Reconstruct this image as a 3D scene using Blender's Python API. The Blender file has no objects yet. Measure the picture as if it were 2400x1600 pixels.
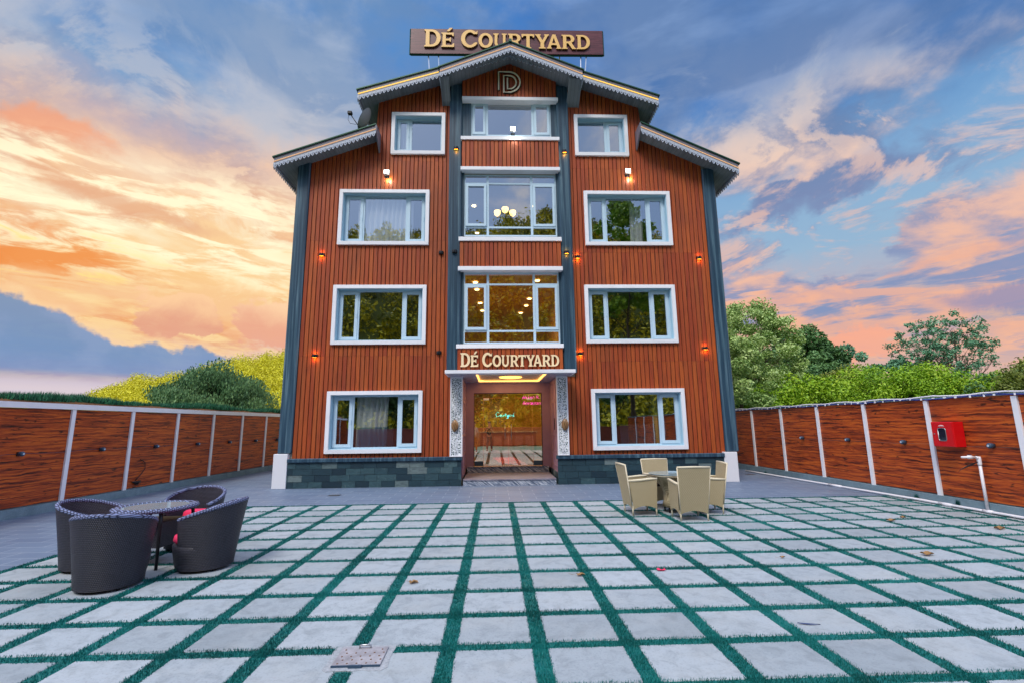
import bpy, math, random
import numpy as np
from math import sin, cos, pi, radians, sqrt, atan2
from mathutils import Vector, Matrix
random.seed(7)
RNG = np.random.default_rng(11)
SC = bpy.context.scene
COL = SC.collection

# ------------------------------------------------------------------ camera
cam_data = bpy.data.cameras.new('camera')
cam = bpy.data.objects.new('camera', cam_data)
COL.objects.link(cam)
cam_data.sensor_width = 36.0
cam_data.lens = 16.631
cam_data.clip_start = 0.05
cam_data.clip_end = 3000
PITCH, YAW, ROLL = 0.173888, 0.036304, -0.011283
Fv = Vector((sin(YAW)*cos(PITCH), cos(YAW)*cos(PITCH), sin(PITCH)))
Rv = Vector((cos(YAW), -sin(YAW), 0)); Uv = Rv.cross(Fv)
R2 = cos(ROLL)*Rv + sin(ROLL)*Uv; U2 = -sin(ROLL)*Rv + cos(ROLL)*Uv
M = Matrix((R2, U2, -Fv)).transposed().to_4x4()
M.translation = (0, 0, 1.6)
cam.matrix_world = M
SC.camera = cam

# ------------------------------------------------------------------ colour management
SC.view_settings.view_transform = 'Standard'
SC.view_settings.look = 'None'
SC.view_settings.exposure = 0.70
SC.view_settings.gamma = 1.0
SC.render.engine = 'CYCLES'
SC.cycles.use_denoising = True
SC.cycles.max_bounces = 8
SC.cycles.transparent_max_bounces = 16
SC.cycles.sample_clamp_indirect = 6
SC.cycles.caustics_reflective = False
SC.cycles.caustics_refractive = False

# ------------------------------------------------------------------ node helper
class NT:
    def __init__(s, tree): s.t = tree
    def node(s, kind, **kw):
        n = s.t.nodes.new(kind)
        for k, v in kw.items(): setattr(n, k, v)
        return n
    def inp(s, sock, v):
        if isinstance(v, bpy.types.NodeSocket): s.t.links.new(v, sock)
        elif v is not None:
            if isinstance(v, (tuple, list)) and len(v) == 3 and sock.type == 'RGBA': v = (*v, 1)
            sock.default_value = v
    def m(s, op, a, b=None, c=None, clamp=False):
        n = s.node('ShaderNodeMath', operation=op, use_clamp=clamp)
        s.inp(n.inputs[0], a); s.inp(n.inputs[1], b)
        if c is not None: s.inp(n.inputs[2], c)
        return n.outputs[0]
    def mix(s, f, a, b, blend='MIX'):
        n = s.node('ShaderNodeMix', data_type='RGBA', blend_type=blend)
        s.inp(n.inputs[0], f); s.inp(n.inputs[6], a); s.inp(n.inputs[7], b)
        return n.outputs[2]
    def step(s, v, lo, hi):
        n = s.node('ShaderNodeMapRange', interpolation_type='SMOOTHSTEP')
        s.inp(n.inputs[0], v); s.inp(n.inputs[1], lo); s.inp(n.inputs[2], hi)
        s.inp(n.inputs[3], 0.0); s.inp(n.inputs[4], 1.0)
        return n.outputs[0]
    def noise(s, vec, scale, detail=4, rough=.55, dist=0, lac=2.0):
        n = s.node('ShaderNodeTexNoise')
        s.inp(n.inputs['Vector'], vec); n.inputs['Scale'].default_value = scale
        n.inputs['Detail'].default_value = detail; n.inputs['Roughness'].default_value = rough
        n.inputs['Distortion'].default_value = dist
        return n.outputs[0]
    def comb(s, x, y, z=0.0):
        n = s.node('ShaderNodeCombineXYZ')
        for i, v in enumerate((x, y, z)): s.inp(n.inputs[i], v)
        return n.outputs[0]
    def sep(s, v):
        n = s.node('ShaderNodeSeparateXYZ'); s.inp(n.inputs[0], v); return n.outputs
    def scale(s, v, sx, sy, sz):
        n = s.node('ShaderNodeMapping'); s.inp(n.inputs[0], v)
        n.inputs['Scale'].default_value = (sx, sy, sz); return n.outputs[0]
    def ramp(s, f, stops):
        n = s.node('ShaderNodeValToRGB'); s.inp(n.inputs[0], f)
        cr = n.color_ramp
        while len(cr.elements) < len(stops): cr.elements.new(0.5)
        for e, (p, c) in zip(cr.elements, stops):
            e.position = p; e.color = (*c, 1)
        return n.outputs[0]
    def bump(s, h, strength=.3, dist=.01):
        n = s.node('ShaderNodeBump'); n.inputs['Strength'].default_value = strength
        n.inputs['Distance'].default_value = dist; s.inp(n.inputs['Height'], h)
        return n.outputs[0]

# ------------------------------------------------------------------ world: dusk sky
SUN_EL, SUN_AZ = 52.0, -155.0          # azimuth measured from +Y towards +X
world = bpy.data.worlds.new('World'); SC.world = world
world.use_nodes = True
wt = world.node_tree; wt.nodes.clear(); W = NT(wt)
def build_world():
    out = W.node('ShaderNodeOutputWorld'); bg = W.node('ShaderNodeBackground')
    wt.links.new(bg.outputs[0], out.inputs[0])
    sky = W.node('ShaderNodeTexSky', sky_type='NISHITA')
    sky.sun_disc = False; sky.sun_elevation = radians(SUN_EL); sky.sun_rotation = radians(SUN_AZ)
    tc = W.node('ShaderNodeTexCoord').outputs['Generated']
    x, y, z = W.sep(tc)
    az = W.m('MULTIPLY', W.m('ARCTAN2', x, y), 180/pi)
    el = W.m('MULTIPLY', W.m('ARCSINE', W.m('MINIMUM', W.m('MAXIMUM', z, -1.0), 1.0)), 180/pi)
    def hexc(h, k=1.0):
        c = [int(h[i:i+2], 16)/255 for i in (0, 2, 4)]
        return tuple(k*(((v+.055)/1.055)**2.4 if v > .04 else v/12.92) for v in c)
    # cloud deck seen in perspective: position on a plane above the viewer
    zz = W.m('ADD', W.m('MAXIMUM', z, 0.0), .14)
    def deck(ox, oy, sc, det, rough, dist, seed):
        v = W.comb(W.m('ADD', W.m('DIVIDE', x, zz), ox), W.m('ADD', W.m('DIVIDE', y, zz), oy), seed)
        return W.noise(v, sc, det, rough, dist)
    pos = W.comb(W.m('MULTIPLY', az, .05), W.m('MULTIPLY', el, .05), 0.0)
    w1 = W.m('SUBTRACT', W.noise(pos, 3.4, 9, .62, .3), .5)
    w2 = W.m('SUBTRACT', W.noise(W.comb(W.m('MULTIPLY', az, .05), W.m('MULTIPLY', el, .11), 5.0), 1.7, 8, .6), .5)
    azw = W.m('ADD', az, W.m('MULTIPLY', w2, 15.0))
    elw = W.m('ADD', el, W.m('MULTIPLY', w1, 5.5))
    def blob(a0, e0, sa, se, lo=1.0, hi=.35, tilt=0.0):
        da = W.m('SUBTRACT', azw, a0); de = W.m('SUBTRACT', W.m('SUBTRACT', elw, e0), W.m('MULTIPLY', da, tilt))
        d = W.m('SQRT', W.m('ADD', W.m('POWER', W.m('DIVIDE', da, sa), 2.0), W.m('POWER', W.m('DIVIDE', de, se), 2.0)))
        return W.m('SUBTRACT', 1.0, W.step(d, hi, lo))
    e01 = W.m('DIVIDE', elw, 50.0, clamp=True)
    lr = W.step(azw, -16.0, 12.0)
    def lrramp(L, R): return W.mix(lr, W.ramp(e01, [(p, hexc(c)) for p, c in L]), W.ramp(e01, [(p, hexc(c)) for p, c in R]))
    bgc = lrramp([(0, 'd6cfd8'), (.10, 'd9c8d0'), (.20, 'f8c597'), (.30, 'fccf92'), (.40, 'fdd5a0'), (.48, 'fbd2ab'), (.56, 'c9b4b8'), (.64, '7ea3cb'), (.78, '4c8bcd'), (1.0, '4f90d2')],
                 [(0, 'dcb9aa'), (.12, 'd8b3a8'), (.20, 'd0b0a6'), (.28, 'b9b4c0'), (.35, '98b8d2'), (.46, '8ab0d2'), (.58, '6fa0d0'), (.72, '3f7ec8'), (1.0, '3a78c8')])
    lit = lrramp([(0, 'f4c8a4'), (.22, 'ffdc9c'), (.32, 'fff0c4'), (.46, 'fff3d4'), (.54, 'f6cdac'), (.62, 'c3c4cc'), (.74, 'aebbcf'), (1.0, 'a9bad2')],
                 [(0, 'f4bda2'), (.20, 'f3b798'), (.40, 'f5c2a8'), (.55, 'eecfbc'), (.66, 'b9bfcb'), (.78, '8ba4c8'), (1.0, '7b9ccb')])
    shd = lrramp([(0, 'c9a6ac'), (.22, 'ee9a58'), (.30, 'ef9c64'), (.40, 'eeb088'), (.50, 'd8a892'), (.58, '8f9fb9'), (.70, '6a8dbd'), (1.0, '6490c6')],
                 [(0, 'a3a2b8'), (.16, '929ab8'), (.30, '8a99bd'), (.44, '7a89b0'), (.56, '6f88b0'), (.68, '5179ae'), (1.0, '4274b6')])
    # big soft masses, lit from the left
    a1 = deck(0, 0, 1.05, 9, .56, .35, 3.0); a2 = deck(-.16, .07, 1.05, 9, .56, .35, 3.0)
    bias = W.m('ADD', W.m('MULTIPLY', blob(50, 16.5, 11, 5.5, 1.0, .4, .15), .16), W.m('MULTIPLY', blob(37, 17.3, 8, 3.0, 1.0, .5, .1), -.26))
    bias = W.m('ADD', bias, W.m('MULTIPLY', W.m('MULTIPLY', W.step(elw, 29.0, 36.0), W.step(azw, 0.0, -12.0)), -.06))
    bias = W.m('ADD', bias, W.m('MULTIPLY', blob(33, 27, 16, 6.0, 1.0, .3), .10))
    bias = W.m('ADD', bias, W.m('MULTIPLY', blob(38, 22.6, 13, 2.6, 1.0, .4, .16), .15))
    d1 = W.m('ADD', a1, bias)
    cov = W.step(d1, .43, .57)
    rel = W.m('ADD', W.m('MULTIPLY', W.m('SUBTRACT', a1, a2), 5.0), .52, clamp=True)
    rel = W.m('SUBTRACT', rel, W.m('MULTIPLY', blob(38, 22.6, 13, 2.4, 1.0, .4, .16), .8), clamp=True)
    rel = W.m('ADD', rel, W.m('MULTIPLY', blob(29, 27.5, 9, 3.6, 1.0, .3), .35), clamp=True)
    rel = W.m('SUBTRACT', rel, W.m('MULTIPLY', blob(52, 25.5, 8, 4.0, 1.0, .3), .7), clamp=True)
    cl1 = W.mix(W.step(rel, .18, .82), shd, lit)
    col = W.mix(W.m('MULTIPLY', cov, .9), bgc, cl1)
    col = W.mix(W.m('MULTIPLY', W.m('MULTIPLY', W.step(azw, 16.0, 34.0), W.step(elw, 29.0, 35.0)), .5), col, hexc('557fba'))
    gl = W.m('MULTIPLY', W.step(W.noise(W.comb(W.m('MULTIPLY', az, .035), W.m('MULTIPLY', el, .12), 61.0), 1.3, 5, .52, .3), .44, .60), W.step(elw, 26.0, 33.0))
    col = W.mix(W.m('MULTIPLY', gl, .62), col, W.mix(lr, hexc('6f90b8'), hexc('5577a8')))
    # fine broken flecks and streaks
    b1 = deck(3, 1, 3.0, 9, .62, .5, 8.0); b2 = deck(2.93, 1.03, 3.0, 9, .62, .5, 8.0)
    fl = W.m('MULTIPLY', W.step(b1, .48, .62), .62)
    col = W.mix(W.m('MULTIPLY', fl, W.step(el, 40.0, 33.0)), col, W.mix(W.step(W.m('ADD', W.m('MULTIPLY', W.m('SUBTRACT', b1, b2), 6.0), .5, clamp=True), .2, .8), shd, lit))
    # left: the burning part
    n3 = W.noise(W.comb(W.m('MULTIPLY', az, .06), W.m('MULTIPLY', el, .30), 3.0), 2.2, 9, .6, .4)
    lf = W.m('SUBTRACT', 1.0, W.step(azw, -30.0, -10.0))
    zone = W.m('MULTIPLY', W.m('MULTIPLY', W.step(elw, 13.0, 17.0), W.m('SUBTRACT', 1.0, W.step(elw, 22.5, 26.5))), lf)
    col = W.mix(W.m('MULTIPLY', W.m('MULTIPLY', W.step(n3, .46, .58), zone), .85), col, hexc('fff3cc', 1.15))
    col = W.mix(W.m('MULTIPLY', W.m('MULTIPLY', W.step(n3, .52, .42), blob(-46, 15.0, 15, 3.2)), .8), col, hexc('f28c3c'))
    col = W.mix(W.m('MULTIPLY', W.m('MULTIPLY', W.step(n3, .52, .60), blob(-44, 15.0, 15, 3.4)), .8), col, hexc('ffe08a', 1.05))
    col = W.mix(W.m('MULTIPLY', blob(-38, 20.3, 11, 1.3, tilt=-.14), .7), col, hexc('e8ae88'))
    col = W.mix(W.m('MULTIPLY', blob(-45, 25.4, 6, 1.6, tilt=-.05), .75), col, hexc('f5a27a'))
    # left: slate bank and peach cumulus towers
    col = W.mix(W.m('MULTIPLY', blob(-34.5, 11.0, 4.2, 2.2, 1.0, .86), .85), col, W.mix(W.step(W.m('SUBTRACT', elw, 11.5), -1.4, 1.2), hexc('e6a48a'), hexc('ffd0a0')))
    col = W.mix(W.m('MULTIPLY', blob(-25, 11.2, 4.6, 3.2, 1.0, .86), .85), col, W.mix(W.step(W.m('SUBTRACT', elw, 12), -1.6, 1.6), hexc('eca98e'), hexc('ffd2a8')))
    lump = W.m('SUBTRACT', W.noise(W.comb(W.m('MULTIPLY', az, .22), W.m('MULTIPLY', el, .22), 40.0), 1.6, 7, .55), .5)
    bt = W.node('ShaderNodeMapRange'); W.inp(bt.inputs[0], az)
    bank_top = W.ramp(W.m('DIVIDE', W.m('ADD', az, 60.0), 60.0, clamp=True), [(0, (.92,)*3), (.22, (.84,)*3), (.27, (.76,)*3), (.31, (.69,)*3), (.36, (.55,)*3), (.48, (.58,)*3), (.54, (.46,)*3), (.62, (.36,)*3), (.75, (.1,)*3)])
    bt = W.m('ADD', W.m('MULTIPLY', W.sep(bank_top)[0], 14.0), W.m('MULTIPLY', lump, 3.4))
    dd = W.m('SUBTRACT', el, bt)
    bank = W.m('MULTIPLY', W.m('MULTIPLY', W.m('SUBTRACT', 1.0, W.step(dd, -.35, .22)), W.step(el, 4.0, 5.3)), .93)
    rim = W.m('MULTIPLY', W.m('MULTIPLY', W.step(dd, -.2, .1), W.step(dd, .9, .1)), W.step(az, -12.0, -24.0))
    col = W.mix(W.m('MULTIPLY', rim, .55), col, hexc('ffd9a6'))
    tex = W.m('MULTIPLY', W.step(W.noise(pos, 4.2, 6, .55), .42, .62), .4)
    col = W.mix(W.m('MULTIPLY', W.m('MULTIPLY', W.step(el, 5.2, 4.0), W.step(az, -26.0, -32.0)), .9), col, W.ramp(W.m('DIVIDE', el, 6.0, clamp=True), [(.0, hexc('dfd8dc')), (.6, hexc('d9cdd8')), (.9, hexc('b4b0cc'))]))
    bc = W.ramp(W.m('DIVIDE', el, 14.0, clamp=True), [(0.28, hexc('8399c4')), (.5, hexc('6d93bf')), (.8, hexc('7796ba')), (1.0, hexc('9299ac'))])
    col = W.mix(bank, col, W.mix(tex, bc, hexc('8ea6cc')))
    # right: low belts of peach and slate
    rf = W.step(azw, 18.0, 22.0)
    low = W.m('MULTIPLY', W.m('MULTIPLY', W.step(elw, 15.6, 13.6), W.step(elw, 6.5, 8.5)), rf)
    n6 = W.noise(W.comb(W.m('MULTIPLY', az, .05), W.m('ADD', W.m('MULTIPLY', el, .30), W.m('MULTIPLY', az, -.006)), 31.0), 1.8, 9, .6, .3)
    col = W.mix(W.m('MULTIPLY', W.m('MULTIPLY', W.step(n6, .47, .58), low), .7), col, hexc('f5b596'))
    col = W.mix(W.m('MULTIPLY', W.m('MULTIPLY', W.step(n6, .48, .38), low), .9), col, hexc('8496bc'))
    col = W.mix(W.m('MULTIPLY', blob(50, 10.2, 8, 1.4, 1.0, .4), .7), col, hexc('7c8cb8'))
    col = W.mix(W.m('MULTIPLY', blob(37.5, 7.1, 2.8, 2.0, 1.0, .8), .8), col, hexc('fbae90'))
    # ---- overhead and behind the viewer: open sky, brightened to raise the ambient light
    high = W.step(el, 46.0, 62.0)
    back = W.step(W.m('ABSOLUTE', az), 80.0, 120.0)
    nish = W.mix(1.0, sky.outputs[0], (.12, .12, .12), 'MULTIPLY')
    base = W.mix(.45, hexc('9db6dc', 1.25), nish)
    cl = W.step(W.noise(tc, 3.2, 7, .6, .5), .50, .66)
    opensky = W.mix(W.m('MULTIPLY', cl, .7), base, hexc('e8dcd4', 1.35))
    opensky = W.mix(W.step(el, 50.0, 70.0), opensky, hexc('d3dcf0', 1.5))
    col = W.mix(W.m('MAXIMUM', high, back), col, opensky)
    # extra brightness added to the sky's unseen sides, to light the courtyard walls
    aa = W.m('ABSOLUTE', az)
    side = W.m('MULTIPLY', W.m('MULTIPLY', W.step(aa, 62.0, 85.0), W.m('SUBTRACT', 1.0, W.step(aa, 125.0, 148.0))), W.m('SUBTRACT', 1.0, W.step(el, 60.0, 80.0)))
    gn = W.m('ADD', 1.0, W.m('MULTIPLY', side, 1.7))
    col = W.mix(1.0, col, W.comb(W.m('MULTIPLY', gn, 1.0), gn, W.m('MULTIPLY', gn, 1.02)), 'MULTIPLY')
    # ground-side of the dome
    col = W.mix(W.step(el, -1.0, -4.0), col, (.10, .11, .12))
    hs = W.node('ShaderNodeHueSaturation'); hs.inputs['Saturation'].default_value = 1.0
    W.inp(hs.inputs['Color'], col)
    # colours above are picture values; bring them to Background strength 0.1 and the exposure in use
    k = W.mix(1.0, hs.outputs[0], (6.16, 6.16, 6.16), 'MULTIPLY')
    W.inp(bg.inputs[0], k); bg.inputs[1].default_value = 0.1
build_world()

sun_data = bpy.data.lights.new('sun', 'SUN')
sun = bpy.data.objects.new('sun', sun_data); COL.objects.link(sun)
sun_data.energy = 1.5; sun_data.angle = radians(18); sun_data.color = (1.0, .93, .84)
sd = Vector((sin(radians(SUN_AZ))*cos(radians(SUN_EL)), cos(radians(SUN_AZ))*cos(radians(SUN_EL)), sin(radians(SUN_EL))))
sun.rotation_euler = sd.to_track_quat('Z', 'Y').to_euler()

# ------------------------------------------------------------------ mesh building
class MB:
    def __init__(s): s.v = []; s.f = []; s.mi = []; s.tone = []; s.cur = 0; s.t = .5
    def face(s, pts, t=None):
        b = len(s.v); s.v += [tuple(p) for p in pts]; s.f.append(tuple(range(b, b+len(pts))))
        s.mi.append(s.cur); s.tone.append(s.t if t is None else t)
    def idx(s, verts, faces):
        b = len(s.v); s.v += [tuple(p) for p in verts]
        for f in faces: s.f.append(tuple(b+i for i in f)); s.mi.append(s.cur); s.tone.append(s.t)
    def box(s, x0, x1, y0, y1, z0, z1):
        vs = [(x0,y0,z0),(x1,y0,z0),(x1,y1,z0),(x0,y1,z0),(x0,y0,z1),(x1,y0,z1),(x1,y1,z1),(x0,y1,z1)]
        s.idx(vs, [(0,3,2,1),(4,5,6,7),(0,1,5,4),(1,2,6,5),(2,3,7,6),(3,0,4,7)])
    def bbox(s, x0, x1, y0, y1, z0, z1, b=.008):
        # box with chamfered vertical + top front edges
        for (a0,a1,b0,b1,c0,c1) in ((x0+b,x1-b,y0,y1,z0+b,z1-b),): pass
        X=(x0,x0+b,x1-b,x1);Y=(y0,y0+b,y1-b,y1);Z=(z0,z0+b,z1-b,z1)
        ring=lambda zz,i:[(X[0+i],Y[1],zz),(X[1],Y[0+i],zz),(X[2],Y[0+i],zz),(X[3-i],Y[1],zz),(X[3-i],Y[2],zz),(X[2],Y[3-i],zz),(X[1],Y[3-i],zz),(X[0+i],Y[2],zz)]
        rs=[ring(Z[0],1),ring(Z[1],0),ring(Z[2],0),ring(Z[3],1)]
        vs=[p for r in rs for p in r]; fs=[tuple(range(7,-1,-1)),tuple(range(24,32))]
        for k in range(3):
            for i in range(8): fs.append((8*k+i,8*k+(i+1)%8,8*k+8+(i+1)%8,8*k+8+i))
        s.idx(vs,fs)
    def hexa(s, bottom, top):
        s.idx(list(bottom)+list(top), [(0,3,2,1),(4,5,6,7),(0,1,5,4),(1,2,6,5),(2,3,7,6),(3,0,4,7)])
    def tube(s, path, r, n=8, cap=True):
        path = [Vector(p) for p in path]; m = len(path)
        rs = [float(q) for q in r] if isinstance(r, (list, tuple)) else [float(r)]*m
        b = len(s.v); up = None
        for i, p in enumerate(path):
            d = (path[min(i+1, m-1)] - path[max(i-1, 0)])
            d = d.normalized() if d.length > 1e-9 else Vector((0, 0, 1))
            if up is None: up = Vector((0,0,1)) if abs(d.z) < .9 else Vector((1,0,0))
            a = d.cross(up); a = a.normalized() if a.length > 1e-6 else d.orthogonal().normalized()
            c = a.cross(d).normalized(); up = c
            for k in range(n):
                t = 2*pi*k/n; s.v.append(tuple(p + rs[i]*(cos(t)*a + sin(t)*c)))
        for i in range(m-1):
            for k in range(n):
                k2 = (k+1) % n
                s.f.append((b+i*n+k, b+i*n+k2, b+(i+1)*n+k2, b+(i+1)*n+k)); s.mi.append(s.cur); s.tone.append(s.t)
        if cap:
            s.f.append(tuple(b+k for k in range(n-1,-1,-1))); s.mi.append(s.cur); s.tone.append(s.t)
            s.f.append(tuple(b+(m-1)*n+k for k in range(n))); s.mi.append(s.cur); s.tone.append(s.t)
    def lathe(s, prof, c=(0,0,0), n=24, arc=None, sx=1, sy=1, cap=True):
        cx, cy, cz = c; b = len(s.v); m = len(prof)
        a0, a1 = arc or (0, 2*pi); full = arc is None; nn = n if full else n+1
        for r, z in prof:
            for k in range(nn):
                t = a0+(a1-a0)*k/n; s.v.append((cx+sx*r*cos(t), cy+sy*r*sin(t), cz+z))
        for i in range(m-1):
            for k in range(n):
                k2 = (k+1) % nn if full else k+1
                s.f.append((b+i*nn+k, b+i*nn+k2, b+(i+1)*nn+k2, b+(i+1)*nn+k)); s.mi.append(s.cur); s.tone.append(s.t)
        if full and cap:
            s.f.append(tuple(b+k for k in range(n-1,-1,-1))); s.mi.append(s.cur); s.tone.append(s.t)
            s.f.append(tuple(b+(m-1)*n+k for k in range(n))); s.mi.append(s.cur); s.tone.append(s.t)
    def grid(s, fn, nu, nv):
        b = len(s.v)
        for j in range(nv+1):
            for i in range(nu+1): s.v.append(tuple(fn(i/nu, j/nv)))
        for j in range(nv):
            for i in range(nu):
                a = b+j*(nu+1)+i; s.f.append((a, a+1, a+nu+2, a+nu+1)); s.mi.append(s.cur); s.tone.append(s.t)
    def mesh(s, name, mats, smooth=False):
        me = bpy.data.meshes.new(name); me.from_pydata(s.v, [], s.f)
        for m in (mats if isinstance(mats, (list, tuple)) else [mats]): me.materials.append(m)
        me.polygons.foreach_set('material_index', s.mi)
        at = me.attributes.new('tone', 'FLOAT', 'FACE'); at.data.foreach_set('value', s.tone)
        if smooth: me.polygons.foreach_set('use_smooth', [True]*len(s.f))
        me.update(); return me
    def build(s, name, mats, parent=None, smooth=False, world=True):
        o = bpy.data.objects.new(name, s.mesh(name, mats, smooth)); COL.objects.link(o)
        if parent is not None:
            o.parent = parent
            if world: o.location = -WL(parent)
        return o
def WL(o):
    l = Vector((0,0,0))
    while o is not None: l = l + o.location; o = o.parent
    return l
def tag(o, label=None, cat=None, group=None, kind=None):
    if label: o['label'] = label
    if cat: o['category'] = cat
    if group: o['group'] = group
    if kind: o['kind'] = kind
    return o
def thing(name, label, cat, loc=(0,0,0), rz=0, group=None):
    o = bpy.data.objects.new(name, None); COL.objects.link(o); o.location = loc; o.rotation_euler = (0,0,rz)
    o.empty_display_size = .2
    return tag(o, label, cat, group)
def copy_tree(o, parent=None):
    c = o.copy(); COL.objects.link(c)
    if parent is not None: c.parent = parent
    for ch in list(o.children): copy_tree(ch, c)
    return c

# ------------------------------------------------------------------ materials
MATS = {}
def mat(name, color=(.5,.5,.5), rough=.6, metal=0, spec=.4, fn=None, emit=None, es=0):
    m = bpy.data.materials.new(name); m.use_nodes = True
    t = m.node_tree; T = NT(t); b = t.nodes['Principled BSDF']
    b.inputs['Base Color'].default_value = (*color, 1); b.inputs['Roughness'].default_value = rough
    b.inputs['Metallic'].default_value = metal; b.inputs['Specular IOR Level'].default_value = spec
    if emit: b.inputs['Emission Color'].default_value = (*emit, 1); b.inputs['Emission Strength'].default_value = es
    if fn:
        tc = T.node('ShaderNodeTexCoord').outputs['Object']
        r = fn(T, tc)
        for k, v in r.items(): T.inp(b.inputs[k], v)
    MATS[name] = m; return m
def tone(T):
    return T.node('ShaderNodeAttribute', attribute_name='tone').outputs['Fac']
def grime(T, c, base, amt=.12, sc=2.0):
    n = T.noise(c, sc, 6, .6)
    return T.mix(T.m('MULTIPLY', T.step(n, .45, .75), amt), base, tuple(.35*v for v in base))
def f_clad(T, c):
    t = tone(T)
    g = T.noise(T.comb(T.m('MULTIPLY', T.sep(c)[0], 60.0), T.m('MULTIPLY', t, 37.0), T.m('MULTIPLY', T.sep(c)[2], 1.6)), 1.0, 8, .7, .4)
    base = T.ramp(t, [(0, (.33,.049,.012)), (.45, (.40,.069,.013)), (.75, (.46,.092,.014)), (1, (.35,.068,.015))])
    col = T.mix(T.m('MULTIPLY', T.step(g, .47, .66), .62), base, (.05,.009,.006))
    col = T.mix(T.m('MULTIPLY', T.step(T.noise(T.comb(T.m('MULTIPLY', T.sep(c)[0], 22.0), t, T.m('MULTIPLY', T.sep(c)[2], .8)), 1.0, 5, .6), .5, .7), .4), col, (.46,.13,.03))
    big = T.noise(T.scale(c, 1, 1, .35), .9, 5, .6, .4)
    col = T.mix(T.m('MULTIPLY', T.step(big, .46, .68), .32), col, (.12,.026,.014))
    drip = T.noise(T.comb(T.m('MULTIPLY', T.sep(c)[0], 7.0), 0.0, T.m('MULTIPLY', T.sep(c)[2], .30)), 1.4, 5, .6)
    col = T.mix(T.m('MULTIPLY', T.step(drip, .58, .74), .30), col, (.08,.02,.012))
    return {'Base Color': col, 'Roughness': .55, 'Normal': T.bump(g, .35, .004)}
def f_plank(T, c):
    x, y, z = T.sep(c)
    plank = T.m('FLOOR', T.m('MULTIPLY', z, 1/.145))
    wig = T.noise(T.comb(T.m('MULTIPLY', x, 1.3), plank, 0.0), 1.6, 4)
    g = T.noise(T.comb(T.m('MULTIPLY', x, .85), T.m('MULTIPLY', plank, 7.3), T.m('ADD', T.m('MULTIPLY', z, 21.0), T.m('MULTIPLY', wig, 1.8))), 1.3, 9, .68, .35)
    kn = T.noise(T.comb(T.m('MULTIPLY', x, 2.8), T.m('MULTIPLY', plank, 3.1), T.m('MULTIPLY', z, 11.0)), 1.6, 3, .5, .5)
    base = T.ramp(g, [(.34, (.018,.005,.004)), (.42, (.16,.024,.008)), (.50, (.40,.062,.011)), (.60, (.60,.125,.016)), (.72, (.30,.05,.010))])
    col = T.mix(T.m('MULTIPLY', T.step(kn, .61, .70), .85), base, (.020,.006,.004))
    gap = T.m('SUBTRACT', 1.0, T.step(T.m('FRACT', T.m('MULTIPLY', z, 1/.145)), .0, .05))
    col = T.mix(T.m('MULTIPLY', gap, .7), col, (.015,.005,.003))
    return {'Base Color': col, 'Roughness': .42, 'Normal': T.bump(g, .3, .004)}
def f_slate_paint(T, c):
    x, y, z = T.sep(c)
    n = T.noise(T.comb(T.m('MULTIPLY', x, 14.0), T.m('MULTIPLY', y, 14.0), T.m('MULTIPLY', z, .35)), 1.0, 6, .6, .3)
    f = T.noise(c, 38, 4, .6)
    col = T.ramp(n, [(.30, (.010,.032,.060)), (.50, (.022,.060,.100)), (.62, (.07,.14,.19)), (.74, (.17,.26,.31))])
    col = T.mix(T.m('MULTIPLY', f, .25), col, (.02,.05,.08))
    return {'Base Color': col, 'Roughness': .45, 'Normal': T.bump(n, .25, .006)}
def f_stone(T, c):
    t = tone(T)
    n = T.noise(T.scale(c, 2.0, 2.0, 7.0), 2.2, 8, .68, 1.4)
    vein = T.noise(c, 5.0, 9, .75, 2.0)
    base = T.ramp(t, [(0, (.010,.030,.045)), (.5, (.024,.062,.080)), (.85, (.045,.10,.115)), (1, (.15,.20,.20))])
    col = T.mix(T.m('MULTIPLY', T.step(n, .42, .70), .55), base, (.012,.025,.035))
    col = T.mix(T.m('MULTIPLY', T.step(vein, .56, .70), T.m('MULTIPLY', T.step(t, .3, 1.0), .6)), col, (.22,.30,.29))
    return {'Base Color': col, 'Roughness': .5, 'Normal': T.bump(n, .5, .012)}
def f_slab(T, c):
    t = tone(T)
    big = T.noise(c, 1.1, 5, .6); fine = T.noise(c, 55, 5, .7); mid = T.noise(c, 7, 6, .65, .6)
    base = T.ramp(t, [(0, (.275,.315,.345)), (.5, (.33,.375,.41)), (1, (.385,.43,.465))])
    col = T.mix(T.m('MULTIPLY', T.step(mid, .42, .72), .45), base, (.15,.175,.19))
    col = T.mix(T.m('MULTIPLY', T.step(fine, .50, .70), .40), col, (.13,.145,.16))
    col = T.mix(T.m('MULTIPLY', T.step(big, .45, .7), .35), col, (.42,.43,.42))
    damp = T.noise(c, .8, 6, .65, .8)
    col = T.mix(T.m('MULTIPLY', T.step(damp, .55, .66), .22), col, (.15,.18,.20))
    sp = T.noise(c, 16, 7, .8, 1.2)
    col = T.mix(T.m('MULTIPLY', T.step(sp, .655, .69), .6), col, (.08,.09,.10))
    return {'Base Color': col, 'Roughness': .8, 'Normal': T.bump(T.m('ADD', fine, mid), .25, .003)}
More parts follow.
